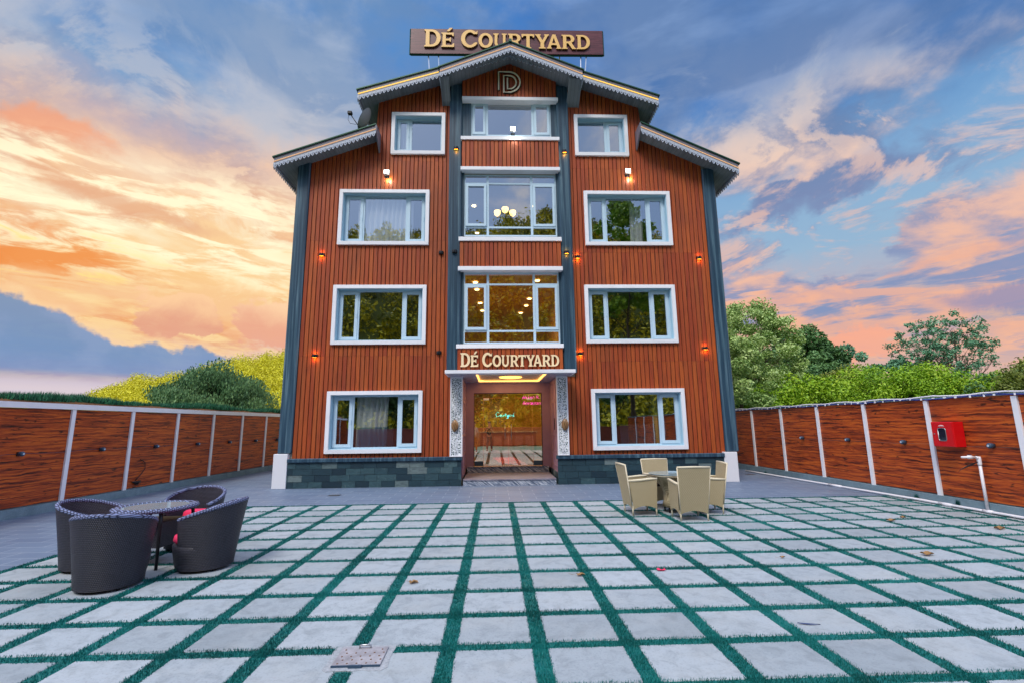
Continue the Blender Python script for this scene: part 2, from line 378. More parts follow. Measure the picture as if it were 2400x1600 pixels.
def f_tile(T, c):
    br = T.node('ShaderNodeTexBrick'); T.inp(br.inputs['Vector'], c)
    br.inputs['Scale'].default_value = 1.0; br.inputs['Mortar Size'].default_value = .005
    br.inputs['Brick Width'].default_value = .6; br.inputs['Row Height'].default_value = .3
    br.inputs['Color1'].default_value = (.150,.205,.290,1); br.inputs['Color2'].default_value = (.115,.160,.240,1)
    br.inputs['Mortar'].default_value = (.38,.43,.50,1)
    g = T.noise(T.scale(c, 1.2, 16, 1), 2.4, 8, .68, .8)
    col = T.mix(T.m('MULTIPLY', T.step(g, .48, .7), .5), br.outputs[0], (.10,.14,.24))
    col = T.mix(T.m('MULTIPLY', T.step(T.noise(c, 1.3, 5, .6), .5, .75), .35), col, (.24,.27,.32))
    return {'Base Color': col, 'Roughness': T.m('ADD', .36, T.m('MULTIPLY', g, .3)), 'Normal': T.bump(g, .2, .003)}
def f_marble(T, c):
    x, y, z = T.sep(c)
    w = T.noise(T.comb(T.m('ADD', x, T.m('MULTIPLY', z, 1.4)), y, T.m('MULTIPLY', T.m('SUBTRACT', x, z), .12)), 22, 7, .65, .6)
    return {'Base Color': T.ramp(w, [(.38, (.04,.055,.09)), (.50, (.20,.24,.32)), (.60, (.60,.62,.66))]), 'Roughness': .25}
def f_jaali(T, c):
    v = T.node('ShaderNodeTexVoronoi', feature='DISTANCE_TO_EDGE'); T.inp(v.inputs['Vector'], T.scale(c, 1, .01, 1)); v.inputs['Scale'].default_value = 24
    n = T.noise(c, 60, 3, .6, 1.5)
    f = T.step(T.m('ADD', v.outputs[0], T.m('MULTIPLY', T.m('SUBTRACT', n, .5), .22)), .11, .15)
    return {'Base Color': T.mix(f, (.85,.88,.9), (.012,.05,.06)), 'Roughness': .5}
def f_soffit(T, c):
    x, y, z = T.sep(c)
    g = T.m('FRACT', T.m('MULTIPLY', x, 1/.115)); l = T.m('SUBTRACT', 1.0, T.step(T.m('ABSOLUTE', T.m('SUBTRACT', g, .5)), .0, .06))
    b = T.m('FLOOR', T.m('MULTIPLY', x, 1/.115)); n = T.noise(T.comb(T.m('MULTIPLY', b, 3.7), T.m('MULTIPLY', y, .6), 0.0), 2.0, 3)
    col = T.ramp(n, [(.3, (.13,.155,.18)), (.7, (.21,.24,.265))])
    return {'Base Color': T.mix(T.m('MULTIPLY', l, .8), col, (.06,.07,.08)), 'Roughness': .5}
def f_siding(T, c):
    x, y, z = T.sep(c)
    g = T.m('FRACT', T.m('MULTIPLY', z, 1/.12)); l = T.m('SUBTRACT', 1.0, T.step(g, .0, .10))
    return {'Base Color': T.mix(T.m('MULTIPLY', l, .7), (.55,.49,.40), (.12,.10,.08)), 'Roughness': .6}
def f_turf(T, c):
    t = tone(T)
    n = T.noise(c, 9, 4, .6)
    col = T.ramp(t, [(0, (.002,.062,.058)), (.5, (.003,.135,.125)), (.85, (.008,.21,.20)), (1, (.04,.32,.31))])
    col = T.mix(T.m('MULTIPLY', T.step(n, .5, .75), .45), col, (.006,.15,.17))
    return {'Base Color': col, 'Roughness': .55}
def f_roofboard(T, c):
    x, y, z = T.sep(c)
    n = T.noise(T.comb(T.m('MULTIPLY', x, 1.2), y, T.m('MULTIPLY', z, 14.0)), 1.6, 7, .65, 1.0)
    return {'Base Color': T.ramp(n, [(.36, (.060,.014,.022)), (.55, (.125,.030,.042)), (.75, (.19,.055,.065))]), 'Roughness': .4}
def f_weave(dark, light, sx, sz):
    def f(T, c):
        x, y, z = T.sep(c)
        ang = T.m('MULTIPLY', T.m('ARCTAN2', y, x), sx)
        row = T.m('MULTIPLY', z, sz); ir = T.m('FLOOR', row)
        off = T.m('MULTIPLY', T.m('MODULO', ir, 2.0), .5)
        u = T.m('ABSOLUTE', T.m('SUBTRACT', T.m('FRACT', T.m('ADD', ang, off)), .5)); v = T.m('ABSOLUTE', T.m('SUBTRACT', T.m('FRACT', row), .5))
        hgt = T.m('MULTIPLY', T.step(u, .5, .22), T.step(v, .5, .25))
        n = T.noise(c, 30, 4, .6)
        col = T.mix(hgt, dark, light)
        col = T.mix(T.m('MULTIPLY', T.step(n, .5, .7), .35), col, dark)
        return {'Base Color': col, 'Roughness': .42, 'Normal': T.bump(hgt, .8, .006)}
    return f
def f_weave_flat(dark, light, s1, s2):
    def f(T, c):
        x, y, z = T.sep(c)
        w = T.m('MULTIPLY', T.m('ADD', x, y), s1)
        iw = T.m('FLOOR', w); off = T.m('MULTIPLY', T.m('MODULO', iw, 2.0), .5)
        v = T.m('ABSOLUTE', T.m('SUBTRACT', T.m('FRACT', T.m('ADD', T.m('MULTIPLY', z, s2), off)), .5)); u = T.m('ABSOLUTE', T.m('SUBTRACT', T.m('FRACT', w), .5))
        hgt = T.m('MULTIPLY', T.step(u, .5, .2), T.step(v, .5, .22))
        return {'Base Color': T.mix(hgt, dark, light), 'Roughness': .6, 'Normal': T.bump(hgt, .7, .005)}
    return f
def f_leaf(cols):
    def f(T, c):
        t = tone(T)
        return {'Base Color': T.ramp(t, [(i/(len(cols)-1), q) for i, q in enumerate(cols)]), 'Roughness': .6}
    return f
def f_metalplate(T, c):
    n = T.noise(c, 9, 6, .7)
    return {'Base Color': T.ramp(n, [(.3, (.20,.19,.21)), (.6, (.36,.35,.38)), (.8, (.46,.45,.47))]), 'Roughness': .5}
def f_kerb(T, c):
    n = T.noise(c, 3.0, 7, .7, .5); s = T.noise(c, 90, 4, .8)
    col = T.ramp(n, [(.3, (.12,.19,.23)), (.6, (.19,.28,.33)), (.8, (.26,.34,.38))])
    return {'Base Color': T.mix(T.m('MULTIPLY', T.step(s, .54, .66), .45), col, (.45,.52,.58)), 'Roughness': .75}
def f_floorwood(T, c):
    g = T.noise(T.scale(c, 3, 18, 1), 1.5, 6, .6)
    return {'Base Color': T.ramp(g, [(.3, (.16,.06,.02)), (.7, (.36,.16,.05))]), 'Roughness': .25}
def f_ground(T, c):
    n = T.noise(c, .35, 6, .6)
    return {'Base Color': T.ramp(n, [(.3, (.03,.07,.02)), (.7, (.10,.13,.04))]), 'Roughness': .9}
def f_hedge(T, c):
    n = T.noise(c, 8, 6, .7)
    return {'Base Color': T.ramp(n, [(.35, (.005,.040,.020)), (.7, (.02,.11,.045))]), 'Roughness': .8}
def f_wallpanel(T, c):
    n = T.noise(c, 2.0, 5, .6)
    return {'Base Color': T.ramp(n, [(.3, (.29,.165,.23)), (.7, (.37,.22,.29))]), 'Roughness': .5}
def f_white(T, c):
    return {'Base Color': grime(T, c, (.84,.84,.88), .12, 2.5), 'Roughness': .5}
def f_gold(T, c):
    n = T.noise(c, 20, 4, .6)
    return {'Base Color': T.mix(n, (.86,.50,.15), (.90,.56,.19)), 'Roughness': .4}

mat('cladding wood', fn=f_clad); mat('plank wood', fn=f_plank); mat('slate paint', fn=f_slate_paint)
mat('stone tile', fn=f_stone); mat('paving slab', fn=f_slab); mat('floor tile', fn=f_tile); mat('marble', fn=f_marble)
mat('carved screen', fn=f_jaali); mat('soffit board', fn=f_soffit); mat('siding', fn=f_siding); mat('turf', fn=f_turf)
mat('sign board', fn=f_roofboard); mat('white trim', fn=f_white); mat('gold letter', fn=f_gold)
mat('gap', (.018,.008,.006), .9); mat('mortar', (.16,.20,.22), .9)
mat('frame paint', (.52,.68,.80), .4); mat('reveal', (.40,.60,.70), .5)
mat('fascia', (.17,.165,.205), .45); mat('roof metal', (.02,.075,.045), .4, .3); mat('lace', (.45,.50,.60), .5)
mat('black metal', (.012,.013,.016), .4, .3); mat('steel', (.45,.46,.48), .3, .9)
mat('pale letter', (.84,.66,.40), .4); mat('letter side', (.30,.13,.05), .5)
mat('emblem', (.85,.76,.60), .35); mat('room', (.16,.17,.20), .9); mat('warm room', (.55,.32,.12), .8)
mat('white plaster', (.75,.75,.78), .7); mat('pvc', (.78,.76,.80), .35); mat('mauve panel', fn=f_wallpanel)
mat('floor wood', fn=f_floorwood); mat('carpet', (.55,.05,.06), .9); mat('ground grass', fn=f_ground); mat('hedge soil', (.16,.07,.025), .95)
mat('kerb', fn=f_kerb); mat('manhole plate', fn=f_metalplate); mat('red enamel', (.62,.004,.008), .25, spec=.6); mat('rusty', (.2,.12,.08), .8)
mat('dark weave', fn=f_weave((.003,.004,.009), (.060,.058,.080), 21, 56)); mat('dark weave rim', fn=f_weave_flat((.006,.008,.03), (.20,.24,.42), 30, 44))
mat('cream weave', fn=f_weave_flat((.24,.18,.09), (.62,.52,.33), 62, 44)); mat('cream rim', (.66,.58,.42), .5)
mat('pink cushion', (.72,.03,.11), .8); mat('brown cushion', (.045,.030,.035), .8)
mat('dark knob', (.035,.07,.12), .35); mat('lamp lens', (.5,.6,.7), .2)
mat('bark', (.10,.075,.05), .9); mat('pale bark', (.20,.17,.11), .9); mat('dead leaf', (.30,.17,.07), .8); mat('wood ornament', fn=lambda T, c: {'Base Color': T.ramp(T.noise(T.scale(c, 8, 8, 1.2), 3.0, 6, .6, .5), [(.35, (.12,.055,.02)), (.65, (.48,.27,.12))]), 'Roughness': .3})
mat('curtain', (.9,.9,.87), .9); mat('green curtain', (.50,.50,.14), .9)
mat('led gold', (.8,.5,.1), .5, emit=(1,.55,.06), es=.75); mat('led amber', (.7,.5,.3), .5, emit=(1,.42,.10), es=.28)
mat('sconce glow', (1,.3,.02), .5, emit=(1,.33,.03), es=4.0); mat('flood glow', (1,1,1), .5, emit=(.85,1,.88), es=3.2)
mat('downlight', (1,1,1), .5, emit=(1,.72,.30), es=7); mat('cove glow', (1,.7,.3), .5, emit=(1,.50,.11), es=1.5)
mat('cyan neon', (.1,1,1), .5, emit=(.05,.85,1), es=3); mat('magenta neon', (1,.1,.8), .5, emit=(1,.03,.62), es=3)
mat('bulb', (1,.8,.4), .5, emit=(1,.62,.18), es=2.6); mat('wire glow', (.16,.10,.08), .5)
mat('skin', (.45,.24,.16), .6); mat('dark cloth', (.02,.025,.045), .8); mat('pale cloth', (.55,.42,.38), .8); mat('rust cloth', (.35,.08,.04), .8)
def glass(name, tint, refl, g=.5, rough=0.0):
    m = bpy.data.materials.new(name); m.use_nodes = True; t = m.node_tree; t.nodes.clear(); T = NT(t)
    o = T.node('ShaderNodeOutputMaterial'); mx = T.node('ShaderNodeMixShader'); tr = T.node('ShaderNodeBsdfTransparent'); gl = T.node('ShaderNodeBsdfGlossy')
    tr.inputs[0].default_value = (*tint, 1); gl.inputs[0].default_value = (*refl, 1); gl.inputs[1].default_value = rough
    tc = T.node('ShaderNodeTexCoord').outputs['Object']
    bp = T.bump(T.noise(tc, 1.6, 2, .5), .04, .02); T.inp(gl.inputs['Normal'], bp)
    lw = T.node('ShaderNodeLayerWeight'); lw.inputs[0].default_value = .25
    f = T.m('ADD', g, T.m('MULTIPLY', lw.outputs['Facing'], .35), clamp=True)
    T.inp(mx.inputs[0], f); t.links.new(tr.outputs[0], mx.inputs[1]); t.links.new(gl.outputs[0], mx.inputs[2]); t.links.new(mx.outputs[0], o.inputs[0])
    MATS[name] = m
glass('window glass', (.90,.94,.97), (.86,.93,1.0), .44)
glass('door glass', (.85,.80,.70), (1.0,.98,.80), .55)
mat('table glass', (.26,.34,.37), .06, spec=.9)
glass('frosted film', (.35,.55,.70), (.35,.55,.75), .35, .25)
G_ = MATS

# ================================================================== GROUND
FY = 13.3                                   # facade plane
GX, GY, PX, PY = -.351, 10.362, .66706, .59508   # turf grid: a joint line at GX + i*PX and GY - j*PY
XL, XR, YB = GX-8*PX, 8.50, 1.3
m = MB(); m.face([(-600,-600,-.08),(600,-600,-.08),(600,900,-.08),(-600,900,-.08)])
tag(m.build('ground', G_['ground grass']), kind='structure')
m = MB(); m.box(-8.95, XL-.05, -7, 22, -.07, 0.0); m.box(XL-.05, 8.62, 10.42, 22, -.07, 0.0)
tag(m.build('path', G_['floor tile']), kind='structure')
m = MB(); m.box(XL-.05, 8.62, -7, 10.42, -.07, -.006)
tag(m.build('turf_base', G_['turf']), kind='structure')
m = MB()
def jit(a): return random.uniform(-a, a)
for j in range(0, 20):
    for i in range(-8, 14):
        x0, x1 = GX+i*PX+.056, GX+(i+1)*PX-.056; y1, y0 = GY-j*PY-.050, GY-(j+1)*PY+.050
        if x0 > XR-.1: continue
        x1 = min(x1, XR)
        if -1.32 < (x0+x1)/2 < -.5 and 3.9 > (y0+y1)/2 > 3.2: pass
        m.t = random.random()
        z = -.001 + jit(.0015)
        n = 7
        ring = []
        for k in range(n): ring.append((x0+(x1-x0)*k/n, y0))
        for k in range(n): ring.append((x1, y0+(y1-y0)*k/n))
        for k in range(n): ring.append((x1+(x0-x1)*k/n, y1))
        for k in range(n): ring.append((x0, y1+(y0-y1)*k/n))
        ring = [(x+jit(.004), y+jit(.004)) for x, y in ring]
        cx, cy = (x0+x1)/2, (y0+y1)/2
        inner = [(cx+(x-cx)*.985, cy+(y-cy)*.985, z) for x, y in ring]
        outer = [(x, y, z-.005) for x, y in ring]; low = [(x, y, -.012) for x, y in ring]
        m.face(inner)
        L = len(ring)
        for k in range(L):
            k2 = (k+1) % L
            m.face([outer[k], outer[k2], inner[k2], inner[k]]); m.face([low[k], low[k2], outer[k2], outer[k]])
tag(m.build('paving', G_['paving slab']), kind='structure')

def tri_mesh(name, V, tones, material, per=3, parent=None, smooth=False):
    """V: (n*per,3) array, every run of per vertices is one face"""
    n = len(V)//per
    me = bpy.data.meshes.new(name); me.vertices.add(len(V)); me.loops.add(len(V)); me.polygons.add(n)
    me.vertices.foreach_set('co', np.ascontiguousarray(V, dtype=np.float32).ravel())
    me.loops.foreach_set('vertex_index', np.arange(len(V), dtype=np.int32))
    me.polygons.foreach_set('loop_start', np.arange(0, len(V), per, dtype=np.int32))
    me.polygons.foreach_set('loop_total', np.full(n, per, dtype=np.int32))
    me.materials.append(material)
    at = me.attributes.new('tone', 'FLOAT', 'FACE'); at.data.foreach_set('value', np.asarray(tones, dtype=np.float32))
    me.update(calc_edges=True); me.validate()
    o = bpy.data.objects.new(name, me); COL.objects.link(o)
    if parent is not None: o.parent = parent
    return o
def turf():
    P = []
    def strip(x0, x1, y0, y1):
        for ya in np.arange(y0, y1, .6):
            yb = min(ya+.6, y1); ym = (ya+yb)/2
            for xa in np.arange(x0, x1, .8):
                xb = min(xa+.8, x1); d = math.hypot((xa+xb)/2, ym)
                dens = 20000 if d < 3.2 else 12500 if d < 4.5 else 7500 if d < 6.5 else 4500 if d < 9 else 2500
                if (xa+xb)/2 < -1.15*ym-1 or (xa+xb)/2 > 1.45*ym+1.2: continue
                n = int(dens*(xb-xa)*(yb-ya))
                if n: P.append(np.stack([RNG.uniform(xa, xb, n), RNG.uniform(ya, yb, n)], 1))
    for i in range(-8, 15):
        x = GX+i*PX
        if x-.05 < XR: strip(x-.066, min(x+.066, XR), 1.6, GY+.03)
    for j in range(0, 15): strip(XL, XR, GY-j*PY-.066, GY-j*PY+.066)
    P = np.concatenate(P)
    keep = ~((P[:, 0] > -1.17) & (P[:, 0] < -.74) & (P[:, 1] > 3.50) & (P[:, 1] < 3.90))
    P = P[keep]; n = len(P)
    d = np.hypot(P[:, 0], P[:, 1]); h = RNG.uniform(.007, .020, n); w = .0014 + .0005*d
    th = RNG.uniform(0, 2*pi, n); lean = RNG.uniform(.1, .75, n); la = RNG.uniform(0, 2*pi, n)
    z0 = -.008
    A = np.stack([P[:, 0]-w*np.cos(th), P[:, 1]-w*np.sin(th), np.full(n, z0)], 1)
    B = np.stack([P[:, 0]+w*np.cos(th), P[:, 1]+w*np.sin(th), np.full(n, z0)], 1)
    C = np.stack([P[:, 0]+h*lean*np.cos(la), P[:, 1]+h*lean*np.sin(la), z0+.006+h], 1)
    V = np.stack([A, B, C], 1).reshape(-1, 3)
    clump = .5+.5*np.sin(P[:, 0]*9+np.sin(P[:, 1]*7)*2)*np.sin(P[:, 1]*11+P[:, 0]*3)
    dirty = np.sin(P[:, 0]*1.7+1)*np.sin(P[:, 1]*2.3+P[:, 0]*.6)
    t = np.clip(.28*RNG.random(n)+.12+.35*clump+.22*dirty+.25*(RNG.random(n) > .92), 0, 1)
    tag(tri_mesh('grass', V, t, G_['turf']), kind='stuff')
turf()
def leaf_litter():
    spots = [((-.86,5.28),.075,'curled brown dead leaf on the slab left of the centre turf line'), ((.90,5.40),.07,'tan dead leaf with a long stalk at a slab corner'),
             ((6.37,7.81),.11,'curled dead leaf far right on a slab near the right wall'), ((5.18,5.87),.12,'dark pair of crumpled leaves on a slab front edge at right'),
             ((7.45,7.12),.11,'darkest dead leaf, on the slab closest to the tap'), ((3.42,5.9),.05,'tiny brown leaf scrap on a slab right of the pink wrapper'), ((6.79,8.06),.07,'small brown leaf scrap on a turf joint near the right wall')]
    for (x, y), s, lab in spots:
        m = MB(); a0 = random.uniform(0, 6)
        pts = []
        for k in range(12):
            a = a0+2*pi*k/12; r = s*.5*(1+.25*cos(3*a)+jit(.15)); pts.append((x+r*cos(a)*1.2, y+r*sin(a)*.8, .004+.35*s*abs(sin(1.5*a))+random.uniform(0, .006)))
        c = (x, y, .006)
        for k in range(12): m.face([c, pts[k], pts[(k+1) % 12]], random.random())
        m.tube([pts[0], (pts[0][0]-.6*s, pts[0][1]+.2*s, .006), (pts[0][0]-1.1*s, pts[0][1]+.5*s, .008)], .0015, 4)
        tag(m.build('dead_leaf', G_['dead leaf']), lab, 'leaf', 'dead leaves lying on the paving')
leaf_litter()
m = MB(); m.grid(lambda u, v: (1.82+(u-.5)*.09, 5.52+(v-.5)*.05, .006+.012*sin(u*7)*sin(v*5)**2+.006), 6, 4)
tag(m.build('wrapper', G_['pink cushion']), 'crumpled pink wrapper on a turf joint in the paving', 'litter')
m = MB(); m.grid(lambda u, v: (2.42+u*.16, 4.06-u*.045+(v-.5)*.022*sin(pi*min(1, u*1.1+.05)), .005+.006*(1-abs(v-.5)*2)), 8, 2)
tag(m.build('feather', mat('feather grey', (.03,.05,.13), .6)), 'dark blue feather lying on a slab in the right foreground', 'feather')

# manhole
t = thing('manhole_cover', 'square riveted metal manhole cover with a loop handle set in the turf joints', 'manhole cover', (-.955, 3.70, 0))
m = MB()
ring = []
for k in range(28):
    a = 2*pi*k/28; rx, ry = .215, .185; q = max(abs(cos(a)), abs(sin(a))); ring.append((rx*cos(a)/q+jit(.012), ry*sin(a)/q+jit(.010), .001))
m.face(ring); 
for k in range(28):
    a_, b_ = ring[k], ring[(k+1) % 28]; m.face([(a_[0], a_[1], -.02), (b_[0], b_[1], -.02), b_, a_])
m.build('mortar_bed', mat('mortar bed', fn=lambda T, c: {'Base Color': T.ramp(T.noise(c, 30, 5, .7), [(.3, (.22,.24,.26)), (.7, (.42,.44,.47))]), 'Roughness': .9}), t, world=False)
m = MB(); m.bbox(-.165,.165,-.135,.135,.0,.012,.003); m.build('plate', G_['manhole plate'], t, world=False)
m = MB(); m.box(-.165,.165,-.141,-.135,.0,.014); m.box(-.045,.045,-.156,-.141,.0,.018); m.build('hinge', G_['dark knob'], t, world=False)
m = MB(); m.tube([(-.04,.115,.010),(-.04,.112,.03),(-.02,.108,.036),(.02,.108,.036),(.04,.112,.03),(.04,.115,.010)], .006, 8); m.build('handle', G_['steel'], t, True, False)
for r in range(5):
    for q in range(5):
        m = MB(); x = -.13+.065*q+(.02 if r % 2 else 0); y = -.11+.05*r
        if r == 4 and 1 <= q <= 3 or x > .15: continue
        m.lathe([(.007,.012),(.006,.0155),(.0,.016)], (x,y,0), 8); m.build('rivet', G_['rusty'], t, True, False)
def drain(x, y, lab, sx=.13, sy=.1):
    t = thing('floor_drain', lab, 'drain', (x, y, 0), group='floor drains')
    m = MB(); m.box(-sx,sx,-sy,sy,.0,.004); m.build('frame', G_['black metal'], t, world=False)
    m = MB()
    for k in range(6): m.box(-sx+.015, sx-.015, -sy+.015+k*sy*.3, -sy+.03+k*sy*.3, .004, .008)
    m.build('grate', G_['steel'], t, world=False)
drain(-3.83, 11.83, 'small dark floor drain in the grey tiles left of the entrance')
drain(7.95, 15.0, 'dark floor drain behind the white plinth block beside the right wall')

# ================================================================== BUILDING
B = thing('hotel_building', 'four-storey hotel with orange wood cladding, blue pillars and gabled grey roofs', 'building', (.45, FY, 0))
part = lambda mb, name, ma, par=B, smooth=False: mb.build(name, ma, par, smooth)

# windows: outer frame rectangle  (x0,x1,z0,z1), kind
WIN = [('g', -4.63,-2.02,.889,2.57,'3'), ('g', 2.69,5.34,.889,2.57,'3'),
       ('1', -4.62,-1.97,3.866,5.59,'3'), ('1', 2.61,5.28,3.866,5.59,'3'),
       ('2', -4.59,-1.94,6.81,8.54,'3'), ('2', 2.70,5.33,6.81,8.54,'3'),
       ('3', -3.135,-1.50,9.71,11.10,'L'), ('3', 2.49,4.16,9.71,11.10,'R')]
def ztop(x):
    if x < -3.58: return 10.07+(x+3.61)*.385+.06
    if x < .5: return 11.48+(x+3.58)*.335+.06
    if x < 4.56: return 12.03+(x-2.85)*-.355+.06
    return 10.24+(x-4.56)*-.445+.06
BW = .1235
def intervals(x0, x1, zb, zt, holes):
    xm = (x0+x1)/2; iv = [(zb, zt)]
    for hx0, hx1, hz0, hz1 in holes:
        if hx0 < xm < hx1:
            nv = []
            for a, b in iv:
                if hz1 <= a or hz0 >= b: nv.append((a, b)); continue
                if hz0 > a: nv.append((a, hz0))
                if hz1 < b: nv.append((hz1, b))
            iv = nv
    return iv
def boards(mb, x0, x1, zbf, ztf, y, holes=(), seams=()):
    n = max(1, round((x1-x0)/BW)); w = (x1-x0)/n
    for i in range(n):
        a, b = x0+i*w, x0+(i+1)*w; g = .0085
        zt0 = min(ztf(a), ztf(b))
        for za, zc in intervals(a, b, zbf, max(ztf(a), ztf(b)), holes):
            top = za < zc and zc > zt0-.3
            ta, tb = (ztf(a), ztf(b)) if zc >= max(ztf(a), ztf(b))-1e-6 else (zc, zc)
            segs = [za]+[s_ + jit(.0) for s_ in seams if za+.05 < s_ < min(ta, tb)-.05]+[None]
            for s0, s1 in zip(segs[:-1], segs[1:]):
                mb.t = random.random()
                z1a, z1b = (ta, tb) if s1 is None else (s1-.004, s1-.004)
                dy = jit(.0015)
                xl, xr = a+g, b-g; c = .007
                mb.cur = 0
                mb.face([(xl+c,y+dy,s0),(xr-c,y+dy,s0),(xr-c,y+dy,z1b),(xl+c,y+dy,z1a)])
                mb.face([(xl,y+dy+.008,s0),(xl+c,y+dy,s0),(xl+c,y+dy,z1a),(xl,y+dy+.008,z1a)])
                mb.face([(xr-c,y+dy,s0),(xr,y+dy+.008,s0),(xr,y+dy+.008,z1b),(xr-c,y+dy,z1b)])
                mb.face([(xl,y+.03,s0),(xl,y+dy+.008,s0),(xl,y+dy+.008,z1a),(xl,y+.03,z1a)])
                mb.face([(xr,y+dy+.008,s0),(xr,y+.03,s0),(xr,y+.03,z1b),(xr,y+dy+.008,z1b)])
                mb.face([(xl,y+.03,s0),(xr,y+.03,s0),(xr-c,y+dy,s0),(xl+c,y+dy,s0)])
                mb.face([(xl,y+.03,z1a),(xl+c,y+dy,z1a),(xr-c,y+dy,z1b),(xr,y+.03,z1b)])
            mb.cur = 1
            mb.face([(a,y+.028,za),(b,y+.028,za),(b,y+.028,tb),(a,y+.028,ta)])
holes = [(a+.05, b-.05, c+.05, d-.05) for _, a, b, c, d, _ in WIN]
m = MB()
boards(m, -5.5, -1.32, .77, ztop, FY, holes, (3.55, 6.95, 9.5))
boards(m, 2.27, 6.40, .77, ztop, FY, holes, (3.35, 6.6, 9.3))
boards(m, -1.32, -1.245, .77, lambda x: 2.93, FY); boards(m, 2.015, 2.27, .77, lambda x: 2.93, FY)
part(m, 'cladding', [G_['cladding wood'], G_['gap']])
# solid structure behind the cladding, with holes for the windows (z bands)
m = MB()
def wallcols(xs, ztf, holes, y0, y1, zb=0.0):
    for a, b in zip(xs[:-1], xs[1:]):
        for za, zc in intervals(a, b, zb, 99, holes):
            ta, tb = (ztf(a+1e-4)-.02, ztf(b-1e-4)-.02) if zc == 99 else (zc, zc)
            m.hexa([(a,y0,za),(b,y0,za),(b,y1,za),(a,y1,za)], [(a,y0,ta),(b,y0,tb),(b,y1,tb),(a,y1,ta)])
wh = [(a+.07, b-.07, c+.07, d-.07) for _, a, b, c, d, _ in WIN]
ch = [(-.905, 1.87, 7.10, 9.07), (-.905, 1.87, 3.88, 5.97), (-.71, 1.77, 10.37, 11.50), (-.92, 1.72, 0, 2.98)]
xs = sorted(set([-5.8, -3.58, .5, 4.56, 6.72] + [v for h in wh+ch for v in h[:2]]))
wallcols(xs, ztop, wh+ch, FY+.035, FY+.16)
m.box(-5.8, -5.68, FY+.16, 25, 0, 9.0); m.box(6.6, 6.72, FY+.16, 25, 0, 8.9); m.box(-5.68, 6.6, 24.9, 25, 0, 9.4)
part(m, 'wall', G_['siding'])
m = MB()
for sx, xw, zt in ((-1, -3.58, 11.55), (1, 4.56, 11.45)):
    a, b = (xw-.02, xw+.1) if sx < 0 else (xw-.1, xw+.02)
    m.box(a, b, FY+.16, 25, 9.3, zt)
m.box(-3.48, 4.46, 24.9, 25, 9.4, 11.4)
part(m, 'clerestory_wall', G_['siding'])

# corner pillars, centre pillars
m = MB(); m.bbox(-5.87, -5.50, FY-.06, FY+.30, .90, 9.5, .03); part(m, 'corner_pillar', G_['slate paint'])
m = MB(); m.bbox(6.40, 6.77, FY-.06, FY+.30, .80, 9.32, .03); part(m, 'corner_pillar', G_['slate paint'])
for x0, x1 in ((-1.36, -.985), (1.94, 2.30)):
    m = MB(); m.bbox(x0, x1, FY-.12, FY+.03, 3.02, 12.05, .02)
    for xx in (x0+.12, x1-.14): m.box(xx, xx+.02, FY-.128, FY-.118, 3.02, 11.95)
    part(m, 'pillar', G_['slate paint'])
# white blocks under the corner pillars
for x0, x1, z1 in ((-5.93, -5.56, .90), (6.30, 6.67, .80)):
    m = MB(); m.bbox(x0, x1, FY-.12, FY+.34, 0, z1, .008); part(m, 'pillar_base', G_['white plaster'])

# stone plinth
def stone_wall(mb, x0, x1, y, z0, z1, axis='x', rows=4):
    rh = (z1-z0)/rows
    for r in range(rows):
        x = x0 - random.uniform(0, .3)
        while x < x1:
            w = random.choice((.33, .36, .36, .40, .52)); a, b = max(x, x0), min(x+w, x1)
            if b-a > .03:
                mb.t = min(1, max(0, random.gauss(.38, .30) if random.random() > .14 else random.uniform(.8, 1)))
                dy = random.uniform(0, .008); g = .003
                if axis == 'x': mb.box(a+g, b-g, y+dy, y+.05, z0+r*rh+g, z0+(r+1)*rh-g)
                elif axis == '+': mb.box(y-.05, y-dy, a+g, b-g, z0+r*rh+g, z0+(r+1)*rh-g)
                else: mb.box(y+dy, y+.05, a+g, b-g, z0+r*rh+g, z0+(r+1)*rh-g)
            x += w
for xa, xb, xs_, sg, bk, cp in ((-5.56, -.93, -.93, '+', (-5.54, -.985), (-5.56, -.90)), (1.69, 6.30, 1.69, '-', (1.745, 6.28), (1.66, 6.31))):
    m = MB(); stone_wall(m, xa, xb, FY-.10, 0, .67); stone_wall(m, FY-.04, 14.95, xs_, 0, .30, sg, 2)
    m.cur = 1; m.box(bk[0], bk[1], FY-.045, FY+.03, 0, .665); part(m, 'plinth', [G_['stone tile'], G_['mortar']])
    m = MB(); m.bbox(cp[0], cp[1], FY-.15, FY+.02, .672, .772, .012); part(m, 'plinth_coping', G_['slate paint'])

# ---- windows with white surrounds
def frame_mitre(mb, x0, x1, z0, z1, w, y0, y1):
    o = [(x0,z0),(x1,z0),(x1,z1),(x0,z1)]; i = [(x0+w,z0+w),(x1-w,z0+w),(x1-w,z1-w),(x0+w,z1-w)]
    g = .0015
    for k in range(4):
        k2 = (k+1) % 4
        a, b, c, d = o[k], o[k2], i[k2], i[k]
        ux, uz = (b[0]-a[0]), (b[1]-a[1]); L = math.hypot(ux, uz); ux, uz = ux/L*g, uz/L*g
        a=(a[0]+ux,a[1]+uz); b=(b[0]-ux,b[1]-uz); c=(c[0]-ux,c[1]-uz); d=(d[0]+ux,d[1]+uz)
        mb.hexa([(a[0],y1,a[1]),(b[0],y1,b[1]),(b[0],y0,b[1]),(a[0],y0,a[1])], [(d[0],y1,d[1]),(c[0],y1,c[1]),(c[0],y0-.004,c[1]),(d[0],y0-.004,d[1])])
def rect_frame(mb, x0, x1, z0, z1, w, y0, y1):
    mb.box(x0, x1, y0, y1, z0, z0+w); mb.box(x0, x1, y0, y1, z1-w, z1)
    mb.box(x0, x0+w, y0, y1, z0+w, z1-w); mb.box(x1-w, x1, y0, y1, z0+w, z1-w)
